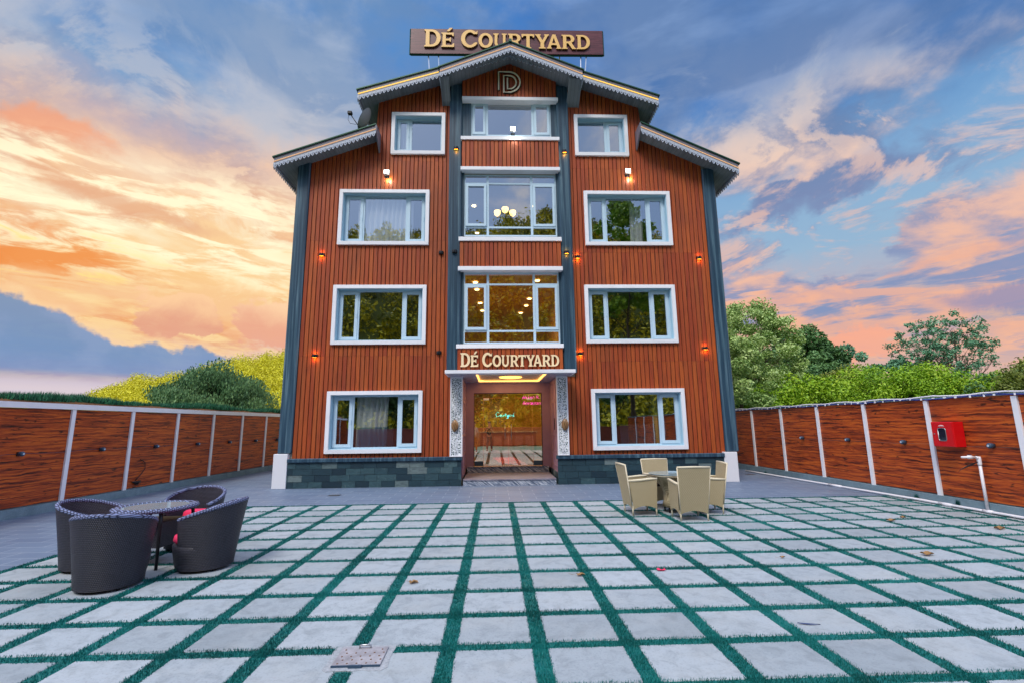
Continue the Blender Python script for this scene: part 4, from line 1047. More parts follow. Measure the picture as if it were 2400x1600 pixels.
# D emblem
t = thing('gable_emblem', 'thin double-line letter D emblem in the centre gable', 'emblem', (.5, FY-.33, 11.7))
k2x = lambda px: .15+(px-245)*(.68/180); k2z = lambda py: 12.44-(py-460)*(.72/172)
pth = [(245,612),(245,461),(330,461)]+[(330+92*sin(a), 545-84*cos(a)) for a in np.linspace(.15, 2.75, 16)]+[(345,630),(287,632),(287,492),(330,492)]+[(330+60*sin(a), 548-56*cos(a)) for a in np.linspace(.2, 2.8, 12)]+[(318,604),(318,512)]
m = MB(); m.tube([(k2x(a), FY-.205, k2z(b)) for a, b in pth], .026, 6)
m.build('outline', G_['emblem'], t)
m = MB(); m.tube([(k2x(a)+.012, FY-.185, k2z(b)-.015) for a, b in pth], .024, 6); m.build('backing', G_['black metal'], t)

# roof sign
SY = 14.5
t = thing('roof_sign', 'long maroon rooftop sign board with gold letters reading De Courtyard', 'sign', (.48, SY, 13.0))
m = MB(); m.hexa([(-2.88,SY,14.27),(3.85,SY,14.35),(3.85,SY+.12,14.35),(-2.88,SY+.12,14.27)], [(-2.88,SY,15.25),(3.85,SY,15.30),(3.85,SY+.12,15.30),(-2.88,SY+.12,15.25)]); bd = m.build('board', G_['sign board'], t)
m = MB()
for a, b in (((-2.9,15.265),(3.87,15.315)), ((-2.9,14.255),(3.87,14.335))): m.tube([(a[0],SY+.05,a[1]),(b[0],SY+.05,b[1])], .03, 4)
m.tube([(-2.9,SY+.05,14.255),(-2.9,SY+.05,15.265)], .03, 4); m.tube([(3.87,SY+.05,14.335),(3.87,SY+.05,15.315)], .03, 4); m.build('border', G_['roof metal'], t)
word(t, -2.40, 14.50, 5.78, .68, SY-.03, .05, [G_['gold letter'], G_['letter side']])
for x0, x1, z0, z1, y1 in ((-2.27,-2.1,14.27,12.0,14.6), (-1.92,-1.88,14.27,12.2,15.2), (3.07,3.0,14.33,12.1,14.6), (3.26,3.12,14.33,12.0,15.2), (2.31,2.85,14.31,12.2,15.6), (-1.0,-1.1,14.27,12.4,15.0), (1.9,1.95,14.3,12.4,15.0), (.3,.3,14.3,12.8,14.9)):
    m = MB(); m.tube([(x0,SY+.1,z0),(x1,y1,z1)], .022, 6); m.build('post', G_['steel'], t)

# ================================================================== SATELLITE DISH
t = thing('satellite_dish', 'grey satellite dish with its feed arm on the lower left roof', 'satellite dish', (-4.05, FY+.1, 10.2))
m = MB(); ctr = Vector((-3.93, FY-.05, 10.83)); nrm = Vector((-.86, -.12, .50)).normalized(); ua = nrm.orthogonal().normalized(); ub = nrm.cross(ua)
R = .36
vs = []; nr, na = 5, 24
for i in range(nr+1):
    r = R*i/nr
    for k in range(na): a = 2*pi*k/na; vs.append(ctr+ua*r*cos(a)+ub*r*sin(a)+nrm*(.10*(r/R)**2-.05))
fs = [(i*na+k, i*na+(k+1) % na, (i+1)*na+(k+1) % na, (i+1)*na+k) for i in range(nr) for k in range(na)]
m.idx(vs, fs); m.idx([v-nrm*.012 for v in vs], [tuple(reversed(f)) for f in fs]); m.build('dish', mat('dish grey', (.35,.37,.40), .5), t, True)
m = MB(); m.tube([(-3.95,FY+.0,10.55),(-4.08,FY-.12,10.52),(-4.36,FY-.2,10.93)], .014, 6); m.build('feed_arm', G_['black metal'], t, True)
m = MB(); m.bbox(-4.43,-4.30,FY-.26,FY-.14,10.90,11.0,.015); m.tube([(-4.36,FY-.2,10.93),(-4.30,FY-.2,10.90)], .035, 8); m.build('receiver', G_['black metal'], t)
m = MB(); m.tube([(-4.40,FY-.2,10.9),(-4.42,FY-.18,10.75),(-4.36,FY-.15,10.64),(-4.18,FY-.13,10.62)], .006, 5); m.build('cable', G_['black metal'], t, True)
m = MB(); m.tube([(-3.96,FY+.02,10.75),(-3.98,FY+.1,10.5),(-3.98,FY+.1,10.15)], .022, 8); m.tube([(-4.12,FY-.1,10.2),(-3.98,FY+.1,10.5),(-3.80,FY+.1,10.28)], .012, 6); m.build('mast', G_['steel'], t, True)

# ================================================================== FACADE LAMPS
def point(name, loc, power, color, r=.03, parent=None):
    d = bpy.data.lights.new(name, 'POINT'); d.energy = power; d.color = color; d.shadow_soft_size = r
    o = bpy.data.objects.new(name, d); COL.objects.link(o); o.location = loc
    if parent is not None: o.parent = parent; o.location = Vector(loc)-WL(parent)
    return o
def sconce(x, z, y, lit, lab, up=True):
    t = thing('wall_lamp', lab, 'wall lamp', (x, y, z), group='small black wall lamps on the facade')
    m = MB(); n = 10; r = .072
    prof = [(r*1.0, -.042), (r*1.04, 0), (r, .042)]
    m.lathe(prof, (0, 0, 0), n, arc=(pi, 2*pi)); 
    for zz, f in ((-.042, 1), (.042, -1)):
        pts = [(r*cos(pi+pi*k/n), r*sin(pi+pi*k/n), zz) for k in range(n+1)]; m.face(pts if f < 0 else pts[::-1])
    m.box(-.06, .06, -.006, .0, -.05, .05)
    m.build('housing', G_['black metal'], t, world=False)
    if lit:
        for zz, on in ((-.0435, True), (.0435, up)):
            if not on: continue
            m = MB()
            for k in range(3): m.lathe([(.015, 0), (.016, .003)], (-.038+.038*k, -.032, zz-.0015), 8)
            m.build('lens', G_['sconce glow'], t, world=False)
        point('lamp_light', (0, -.055, -.085), .9, (1, .34, .04), .02, t).location = (0, -.055, -.085)
        if up: 
            l = point('lamp_light', (0, -.055, .085), .55, (1, .34, .04), .02, t); l.location = (0, -.055, .085)
yw, yp = FY-.004, FY-.130
sconce(-5.02, 6.51, yw, 1, 'lit wall lamp near the left corner pillar, upper of the two there')
sconce(-5.04, 3.56, yw, 1, 'lit wall lamp near the left blue corner pillar, lower of the two there')
sconce(2.45, 6.45, yw, 1, 'lit wall lamp on the wood just right of the right centre pillar, upper one')
sconce(2.43, 3.57, yw, 1, 'lit wall lamp on the wood just right of the right centre pillar, lower one')
sconce(6.10, 6.43, yw, 1, 'lit wall lamp near the right blue corner pillar, upper of the two there')
sconce(6.06, 3.71, yw, 1, 'lit wall lamp near the right blue corner pillar, lower of the two there')
sconce(2.11, 6.55, yp, 1, 'lit wall lamp on the right centre pillar at mid height')
sconce(-1.15, 9.85, yp, 1, 'lit wall lamp high on the left centre pillar', False)
sconce(2.145, 9.78, yp, 1, 'lit wall lamp high on the right centre pillar', False)
sconce(-1.17, 6.57, yp, 0, 'unlit black wall lamp on the left centre pillar')
sconce(-1.57, 6.58, yw, 0, 'unlit black wall lamp on the wood left of the left centre pillar, upper one')
sconce(-1.59, 3.63, yw, 0, 'unlit black wall lamp on the wood left of the entrance lettering')
def flood(x, y, z, lab):
    t = thing('floodlight', lab, 'floodlight', (x, y, z), group='white floodlights on the facade')
    m = MB(); m.tube([(0,0,-.05),(0,-.09,-.03)], .012, 6); m.box(-.06,.06,-.012,0,-.09,-.02); m.build('bracket', G_['black metal'], t, world=False)
    m = MB(); m.hexa([(-.085,-.12,-.02),(.085,-.12,-.02),(.085,-.06,-.02),(-.085,-.06,-.02)], [(-.085,-.13,.12),(.085,-.13,.12),(.085,-.06,.12),(-.085,-.06,.12)]); m.build('housing', G_['steel'], t, world=False)
    m = MB(); m.face([(-.075,-.1225,-.0),(.075,-.1225,-.0),(.075,-.1325,.115),(-.075,-.1325,.115)]); m.build('lens', G_['flood glow'], t, world=False)
    l = point('lamp_light', (0,0,0), 4, (.95, 1, .9), .04, t); l.location = (0.06, -.06, -.16)
flood(-3.22, FY, 9.02, 'lit white floodlight on the wood above the third-storey left window')
flood(.57, FY-.22, 10.34, 'lit white floodlight on the ledge under the top centre window')
flood(4.08, FY, 9.12, 'lit white floodlight on the wood above the third-storey right window')

# ---- lights seen through the glass
def downlights(name, pts, z, lab, grp):
    for i, (x, y) in enumerate(pts):
        m = MB(); m.lathe([(.075, -.012), (.075, 0)], (0,0,0), 14)
        o = m.build('ceiling_light', G_['downlight'], None); o.location = (x, y, z)
        tag(o, lab, 'ceiling light', grp)
downlights('b', [(-.62,14.6),(-.60,15.4),(-.55,17.2),(-.5,18.4),(1.25,16.6),(1.2,17.6),(1.05,18.8),(1.35,14.4)], 6.08, 'small round ceiling light behind the second-storey centre window', 'ceiling lights behind the second-storey centre window')
downlights('c', [(-.72,15.6),(1.35,15.6),(-.7,18)], 9.18, 'small round ceiling light behind the third-storey centre window', 'ceiling lights behind the third-storey centre window')
downlights('l', [(-.45,16.0),(-.2,18.4),(.7,16.8),(.8,18.8),(.0,19.8),(1.2,19.8)], 3.08, 'small round ceiling light in the lobby behind the glass door', 'lobby ceiling lights')
def area(name, loc, size, power, color, rot=(0,0,0)):
    d = bpy.data.lights.new(name, 'AREA'); d.energy = power; d.color = color; d.size = size
    o = bpy.data.objects.new(name, d); COL.objects.link(o); o.location = loc; o.rotation_euler = rot
    return o
area('lobby_light', (.4, 17.8, 3.02), 2.2, 150, (1, .62, .24))
area('landing_light', (.4, 16.2, 5.95), 2.0, 38, (1, .62, .26))
area('cove_lamp_light', (.43, 13.8, 2.98), 1.2, 22, (1, .58, .22))
t = thing('chandelier', 'three-lamp chandelier glowing behind the third-storey centre window', 'chandelier', (.37, 15.6, 9.40))
m = MB(); m.tube([(0,0,0),(0,0,-.5)], .015, 6); m.build('stem', G_['steel'], t, world=False)
for k, (dx, dy) in enumerate(((-.27,-.05),(.27,-.05),(.0,-.30))):
    m = MB(); m.tube([(0,0,-.5),(dx*.5,dy*.5,-.6),(dx,dy,-.5),(dx,dy,-.42)], .012, 6); m.build('arm', G_['steel'], t, True, False)
    m = MB(); m.lathe([(.04,-.40),(.11,-.43),(.12,-.48),(.10,-.57),(.045,-.62),(0,-.63)], (dx,dy,0), 18); m.build('lamp_shade', G_['bulb'], t, True, False)
# neon scripts in the lobby
def scribble(parent, pts, x, y, z, s, ma, r=.014, name='tube'):
    for run in pts:
        m = MB(); m.tube([(x+a*s, y, z+b*s) for a, b in run], r, 6); m.build(name, G_[ma], parent)
def bez(*c): return list(c)
t = thing('neon_script', 'cyan neon handwriting reading Courtyard hanging in the lobby', 'neon sign', (.3, 17.5, 1.9))
cyc = [[(.9,1.0),(.5,1.25),(.1,.9),(0,.45),(.2,.05),(.6,.05),(.95,.35)],[(1.05,.3),(1.2,.5),(1.4,.4),(1.4,.1),(1.2,.0),(1.05,.2),(1.3,.45),(1.6,.45),(1.6,.1),(1.8,.05),(2.0,.45),(2.0,.1),(2.2,.45),(2.4,.4)],[(2.6,.95),(2.55,.1),(2.75,.05)],[(2.4,.6),(2.85,.6)],[(2.95,.45),(3.0,.1),(3.2,.1),(3.3,.45),(3.2,-.4),(2.9,-.5),(2.9,-.3)],[(3.8,.4),(3.55,.45),(3.45,.15),(3.7,.05),(3.85,.4),(3.85,.05),(4.05,.35),(4.25,.4)],[(4.7,.4),(4.45,.45),(4.4,.1),(4.65,.05),(4.85,1.1),(4.8,.05),(5.0,.1)]]
scribble(t, cyc, .02, 17.5, 1.90, .135, 'cyan neon', .012)
t = thing('restaurant_neon', 'magenta neon writing reading Restaurant high on the right inside the lobby', 'neon sign', (1.05, 16.2, 2.5))
def text_obj(parent, s, x, y, z, size, ma, name, rot=pi/2, ext=.004, mat_=None, shear=0.25, align='LEFT'):
    cu = bpy.data.curves.new(name, 'FONT'); cu.body = s; cu.size = size; cu.extrude = ext; cu.shear = shear; cu.offset = .002; cu.align_x = align
    o = bpy.data.objects.new(name, cu); COL.objects.link(o); bpy.context.view_layer.update()
    me = bpy.data.meshes.new_from_object(o.evaluated_get(bpy.context.evaluated_depsgraph_get())); bpy.data.objects.remove(o)
    me.materials.clear(); me.materials.append(ma); q = bpy.data.objects.new(name, me); COL.objects.link(q)
    q.rotation_euler = (rot, 0, 0); q.parent = parent; q.location = Vector((x, y, z))-WL(parent); return q
text_obj(t, 'Restaurant', .92, 16.2, 2.28, .15, G_['magenta neon'], 'lettering')
scribble(t, [[(0,.1),(.2,.5),(.3,.1),(.5,.5),(.6,.1)],[(.9,.1),(.9,.6)],[(1.1,.1),(1.3,.45),(1.5,.1),(1.7,.45),(1.9,.1)],[(2.2,.1),(2.2,.6),(2.5,.5),(2.2,.3),(2.6,.1)],[(2.9,.1),(3.1,.5),(3.3,.1)]], .93, 16.2, 2.46, .22, 'magenta neon', .011)

# ================================================================== COURTYARD SIDE WALLS
# local frame: x runs along the wall (away from the viewer), y out of the wall face towards the court (+), z up
def side_wall(name, label, base, ang, s0, s1, posts, side, rail):
    """wall whose face is the local plane y=0; court lies on -y for left (side=1)"""
    t = thing(name, label, 'wall', (*base, 0), ang)
    f = -side
    def bx(m, a, b, c, d, z0, z1): m.box(a, b, min(c*f, d*f), max(c*f, d*f), z0, z1)
    ps = [s0]+[p for p in posts if s0 < p < s1]+[s1]
    m = MB(); bx(m, s0, s1, -.24, -.035, 0, 2.0); m.build('masonry', G_['kerb'], t, world=False)
    m = MB()
    for a, b in zip(ps[:-1], ps[1:]):
        bx(m, a+.002, b-.002, -.033, .0+jit(.003), .19, 2.02)
    m.build('wood_panel', G_['plank wood'], t, world=False)
    for p in posts:
        if s0 < p < s1:
            m = MB(); bx(m, p-.045, p+.045, .0, .035, .17, 2.02 if rail else 1.985); m.build('batten', G_['white trim'], t, world=False)
    m = MB(); bx(m, s0, s1, -.06, .06, 0, .17); m.build('kerb', G_['kerb'], t, world=False)
    if rail:
        m = MB(); q = s0
        while q < s1: bx(m, q+.002, min(q+3.2, s1)-.002, -.05, .05, 2.025, 2.135); q += 3.2
        m.build('top_rail', G_['white trim'], t, world=False)
    return t
LW = side_wall('courtyard_wall', 'wood-panelled wall with white battens and top rail along the left side of the court', (-9.30, 0), pi/2-.034, -4, 24,
               [10.45+1.60*k for k in range(-8, 9)], 1, True)
RW = side_wall('courtyard_wall', 'wood-panelled wall with white battens along the right side behind the red cabinet', (8.62, 0), pi/2, -4, 24,
               [9.24+1.64*k for k in range(-7, 9)], -1, False)
def onL(s, out, z):   # point on the left wall
    a = pi/2-.034; return Vector((-9.30+s*cos(a)+out*sin(a), s*sin(a)-out*cos(a), z))
# cream board behind the left rail + hedge strip
t = thing('hedge_bank', 'low green hedge strip on a brown earth bank above the left wall', 'hedge', (-9.8, 8, 0))
m = MB()
def bank(u, v):
    s = -4+28*u; o = -.04-1.4*v; return onL(s, o, 2.03+.19*min(1, v*5)+.02*sin(s*3))
m.grid(bank, 60, 8); m.build('earth', G_['hedge soil'], t)
P = []; n = 52000
s = RNG.uniform(-2, 24, n); o = RNG.uniform(-.9, -.30, n)
x = -9.30+s*cos(pi/2-.034)+o*sin(pi/2-.034); y = s*sin(pi/2-.034)-o*cos(pi/2-.034)
h = (.12+.05*np.sin(s*1.3)+.05*np.sin(s*4.1)**2)*RNG.uniform(.6, 1.2, n); w = .010; th = RNG.uniform(0, 2*pi, n); z0 = 2.19
A = np.stack([x-w*np.cos(th), y-w*np.sin(th), np.full(n, z0)], 1); Bv = np.stack([x+w*np.cos(th), y+w*np.sin(th), np.full(n, z0)], 1); C = np.stack([x+RNG.normal(0,.04,n), y+RNG.normal(0,.04,n), z0+h], 1)
tri_mesh('foliage', np.stack([A, Bv, C], 1).reshape(-1, 3)-np.array(t.location), RNG.random(n), mat('hedge blade', fn=f_leaf([(.004,.055,.030),(.010,.12,.06),(.03,.20,.08)])), parent=t)

def wall_knob(p, axis, lab, grp):
    t = thing('wall_light', lab, 'wall light', p, 0 if axis > 0 else pi, grp)
    m = MB(); m.box(-.0, .012, -.035, .035, -.035, .035); m.build('base', G_['black metal'], t, world=False)
    m = MB(); m.tube([(.012,0,0),(.085,0,0),(.10,0,0)], [.042,.046,.034], 12); m.build('housing', G_['dark knob'], t, True, False)
    m = MB(); m.tube([(.096,0,0),(.104,0,0)], [.022,.018], 10); m.build('lens', G_['lamp lens'], t, world=False)
for k, s in enumerate([7.72, 9.45, 11.25, 12.9, 14.55, 16.15, 17.75, 19.35]):
    if s < 8: continue
    wall_knob(onL(s, .003, 1.17-.004*k), 1, 'small dark round light on the left wall, %s counted from the left picture edge' % ['','first','second','third','fourth','fifth','sixth','seventh'][k], 'round wall lights along the left wall')
for k, s in enumerate([8.09, 9.88, 11.48, 13.22]):
    wall_knob((8.618, s, 1.155), -1, 'small dark round light on the right wall, %s' % ['right of the red cabinet','first left of the red cabinet','second left of the red cabinet','third left of the red cabinet'][k], 'round wall lights along the right wall')
m = MB(); m.tube([onL(s, .012, 1.17-.02*sin(s*2)**2) for s in np.linspace(6, 20, 60)], .003, 4); tag(m.build('wire', G_['dark knob'], None), 'thin wire linking the round lights along the left wall', 'wire', 'thin wires along the walls')
m = MB(); m.tube([(8.606, s, 1.135-.012*sin(s*2)**2) for s in np.linspace(5, 15, 50)], .003, 4); tag(m.build('wire', G_['wire glow'], None), 'thin wire linking the round lights along the right wall', 'wire', 'thin wires along the walls')
m = MB(); m.tube([onL(12.45, .02, .86), onL(12.6, .03, .78), onL(12.62, .035, .62), onL(12.5, .03, .48), onL(12.35, .03, .36)], .009, 6)
m.tube([onL(12.25, .03, .34), onL(12.4, .05, .30), onL(12.52, .03, .33)], [.01,.05,.02], 7)
tag(m.build('loose_cable', G_['black metal'], None, True), 'loose black cable hanging low on the left wall with a knotted end', 'cable')
m = MB(); m.tube([onL(14.55, .01, 1.98), onL(14.56, .015, 1.8), onL(14.53, .012, 1.62)], .004, 4); tag(m.build('loose_cable', G_['wire glow'], None), 'short pale wire end hanging from the left wall top rail', 'cable')

# string lights / tape along the right wall top
t = thing('string_light', 'white and blue string light tube pinned along the top edge of the right wall', 'string light', (8.6, 10, 2.03))
m = MB(); ss = np.arange(4, 22, .12)
m.tube([(8.59+jit(.006), s_, 2.055+.012*sin(s_*5)+jit(.004)) for s_ in ss], .016, 6); m.build('tube', G_['pvc'], t, True)
m = MB(); m.tube([(8.575+jit(.008), s_, 2.018+.014*sin(s_*3.3)+jit(.008)) for s_ in ss], .011, 5); m.build('cord', mat('blue cord', (.03,.05,.28), .4), t, True)
for _ in range(48):
    s_ = 6.8+_*.24+random.uniform(0, .1); w = random.uniform(.02, .06); d = random.uniform(.005, .03)
    m = MB(); m.box(8.56, 8.566, s_, s_+w, 2.02-d, 2.02+.015); m.build('tape', G_['white trim'], t)
m = MB(); m.box(8.585, 8.87, -4, 24, 2.005, 2.035); m.build('coping', G_['kerb'], t)

# red cabinet
t = thing('fire_hose_cabinet', 'red metal cabinet with a dark glass window on the right wall', 'cabinet', (8.6, 8.78, 1.11))
m = MB(); m.bbox(8.412, 8.617, 8.562, 9.000, 1.108, 1.568, .006); m.build('body', G_['red enamel'], t)
m = MB(); m.bbox(8.400, 8.413, 8.572, 8.990, 1.118, 1.558, .004); dr = m.build('door', G_['red enamel'], t)
def rrect(y0, y1, z0, z1, r, n=5):
    pts = []
    for cy, cz, a0 in ((y1-r, z1-r, 0), (y0+r, z1-r, 90), (y0+r, z0+r, 180), (y1-r, z0+r, 270)):
        pts += [(cy+r*cos(radians(a0+90*k/n)), cz+r*sin(radians(a0+90*k/n))) for k in range(n+1)]
    return pts
m = MB(); o1 = rrect(8.705, 8.862, 1.218, 1.452, .035); m.tube([(8.398, a, b) for a, b in o1+[o1[0]]], .0065, 6); m.build('gasket', G_['steel'], dr, True)
m = MB(); m.face([(8.3985, a, b) for a, b in o1][::-1]); m.build('pane', mat('cabinet glass', (.01,.015,.03), .08, spec=.8), dr)
m = MB(); m.tube([(8.400,8.940,1.344),(8.386,8.940,1.344)], [.012,.009], 8); m.build('lock', G_['steel'], dr)
m = MB()
for k in range(7): m.tube([(8.398, 8.838-.017*k, 1.488), (8.398, 8.838-.017*k-.006, 1.488+.012+.014*(1-abs(k-3)/3)), (8.398, 8.838-.017*k-.012, 1.490)], .0030, 4)
m.build('emblem', G_['white plaster'], dr)

# pipe and tap
t = thing('water_pipe', 'white plastic pipe lying along the foot of the right wall', 'pipe', (8.5, 9, .03))
pp = [(8.27,15.9,.03),(8.30,15.0,.03),(8.38,12.7,.032),(8.44,11.4,.03),(8.46,10.6,.034),(8.50,9.6,.036),(8.52,9.1,.03),(8.53,8.3,.03),(8.53,7.6,.03),(8.53,6,.03),(8.53,3.0,.03)]
m = MB(); m.tube(pp, .024, 10); m.build('tube', G_['pvc'], t, True)
for p, q in (((8.405,12.1,.031),(8.43,11.7,.03)), ((8.514,9.2,.031),(8.52,8.95,.03)), ((8.53,8.38,.03),(8.53,8.22,.03))):
    m = MB(); m.tube([p, q], .031, 10); m.build('coupling', G_['pvc'], t, True)
t = thing('garden_tap', 'white plastic standpipe tap standing on the pipe right of the red cabinet', 'tap', (8.53, 8.30, .03))
m = MB(); m.tube([(0,0,0),(0,0,.88)], .024, 12); m.build('riser', G_['pvc'], t, True, False)
m = MB(); m.tube([(0,0,.78),(0,0,.80),(0,0,.885),(-.0,0,.93)], [.031,.033,.033,.028], 12); m.tube([(0.005,0,.905),(-.05,0,.915)], .026, 10); m.build('elbow', G_['pvc'], t, True, False)
m = MB(); m.tube([(-.05,0,.915),(-.12,0,.92),(-.13,0,.92),(-.19,0,.922),(-.20,0,.922),(-.31,0,.922)], [.019,.021,.033,.033,.019,.018], 10); m.build('valve', G_['pvc'], t, True, False)
m = MB(); m.tube([(-.16,0,.95),(-.16,0,.965)], .009, 6); m.box(-.19,-.13,-.008,.008,.962,.970); m.build('valve_handle', G_['dark knob'], t, world=False)
m = MB(); m.tube([(-.02,.0,.84),(-.12,.01,.80),(-.22,.02,.76),(-.32,.04,.71),(-.37,.05,.66)], [.006,.016,.013,.005,.002], 6); m.build('strap', G_['black metal'], t, True, False)
# grass tufts at the foot of the right wall
for y, h in ((9.72, .14), (10.0, .05), (8.85, .16), (15.2, .07)):
    n = 350; a = RNG.uniform(0, 2*pi, n); r = RNG.uniform(0, .035, n); X = 8.54+r*np.cos(a)*.3; Y = y+r*np.sin(a); hh = RNG.uniform(.4, 1, n)*h
    V = np.stack([np.stack([X-.004, Y, np.zeros(n)], 1), np.stack([X+.004, Y+.003, np.zeros(n)], 1), np.stack([X+RNG.normal(0,.01,n), Y+RNG.normal(0,.02,n), hh], 1)], 1).reshape(-1, 3)
    tag(tri_mesh('grass_tuft', V, RNG.random(n), G_['turf']), 'tuft of green grass against the kerb of the right wall', 'grass tuft', 'grass tufts at the foot of the right wall')

# ================================================================== DARK WICKER SET
def tub_chair():
    t = thing('tub_chair', 'dark wicker tub chair', 'armchair', (0,0,0), 0, 'dark wicker tub chairs')
    # front faces +x; open arc around +x
    def rim(a):      # a: angle from the back (pi); height falls towards the arms
        q = (1+cos(a))/2       # 1 at back
        return .50+.25*q**.75
    A = radians(128); n = 40
    def shell(off, inner):
        def fn(u, v):
            a = -A+2*A*u; ang = pi+a; h = rim(a)
            rb, rt = .295, .385
            z = .03+(h-.03)*v; r = rb+(rt-rb)*(z/.75)**1.15-off
            return (r*cos(ang)*1.0-.02*(z/.75), r*sin(ang)*.98, z)
        return fn
    m = MB(); m.grid(shell(0, 0), n, 14)
    k = len(m.v); m2 = MB(); m2.grid(shell(.035, 1), n, 14); m.idx(m2.v, [tuple(reversed(f)) for f in m2.f])
    for j in range(14):
        for u in (0, n):
            a, b = j*(n+1)+u, (j+1)*(n+1)+u; m.f.append((a, b, k+b, k+a) if u == 0 else (b, a, k+a, k+b)); m.mi.append(0); m.tone.append(.5)
    m.build('shell', G_['dark weave'], t, True, False)
    rp = [Vector(shell(.018, 0)(u, 1.0))+Vector((0,0,.004)) for u in np.linspace(0, 1, 48)]
    m = MB(); m.tube(rp, .024, 8); m.build('rim', G_['dark weave rim'], t, True, False)
    m = MB(); m.lathe([(.27,.03),(.285,.06),(.315,.22),(.32,.29),(.26,.30)], (.015,0,0), 36); m.build('seat_base', G_['dark weave'], t, True, False)
    m = MB(); m.lathe([(.20,.30),(.285,.31),(.305,.34),(.295,.385),(.20,.405),(0,.41)], (.03,0,0), 32); m.build('cushion', G_['pink cushion'], t, True, False)
    m = MB(); c = Vector((-.16,0,.405))
    def cf(u, v):
        a = 2*pi*u; b = pi*v-pi/2; return (c.x+.075*cos(a)*cos(b)*1.0, c.y+.20*(abs(sin(a))**.6*(1 if sin(a)>0 else -1))*cos(b)**.6, c.z+.075*(abs(sin(b))**.6*(1 if b>0 else -1)))
    m.grid(cf, 20, 10); m.build('back_cushion', G_['pink cushion'], t, True, False)
    for a in (.7, 2.4, 3.9, 5.5):
        m = MB(); m.lathe([(.016,0),(.018,.035)], (.24*cos(a), .24*sin(a), 0), 8); m.build('foot', G_['black metal'], t, world=False)
    return t
tc0 = tub_chair()
TX, TY = -4.20, 6.27
tubs = [(-4.02,5.42,'dark wicker tub chair nearest the camera, its back turned to the viewer'), (-3.42,6.04,'dark wicker tub chair at the right of the glass table, showing a pink cushion'),
        (-4.78,6.14,'dark wicker tub chair at the left of the glass table, nearest the left wall'), (-4.2,7.02,'dark wicker tub chair on the far side of the round glass table')]
for i, (x, y, lab) in enumerate(tubs):
    o = tc0 if i == 0 else copy_tree(tc0)
    o.location = (x, y, 0); o.rotation_euler = (0, 0, atan2(TY-y, TX-x)+(0, .38, -.1, .1)[i]); o['label'] = lab
t = thing('wicker_table', 'round glass-topped dark wicker table between the four tub chairs', 'table', (TX, TY, 0))
m = MB(); m.lathe([(.350,.668),(.345,.645),(.36,.630),(.40,.622),(.44,.632),(.452,.650),(.44,.668),(.39,.675),(.350,.668)], (0,0,0), 48, cap=False); m.build('top_rim', G_['dark weave rim'], t, True, False)
o = t.children[0]
bm = o.data
m = MB(); m.lathe([(.36,.655),(.36,.664)], (0,0,0), 40); m.build('glass_top', G_['table glass'], t, world=False)
for k in range(4):
    a = -.84+k*pi/2
    m = MB(); m.tube([(.30*cos(a),.30*sin(a),.64),(.385*cos(a),.385*sin(a),.60),(.40*cos(a),.40*sin(a),.50),(.41*cos(a),.41*sin(a),.25),(.43*cos(a),.43*sin(a),0)], [.022,.022,.020,.018,.017], 8)
    m.build('leg', G_['black metal'], t, True, False)
m = MB(); m.box(-.24,.24,-.24,.24,.22,.50); m.build('lower_box', G_['dark weave'], t, world=False)

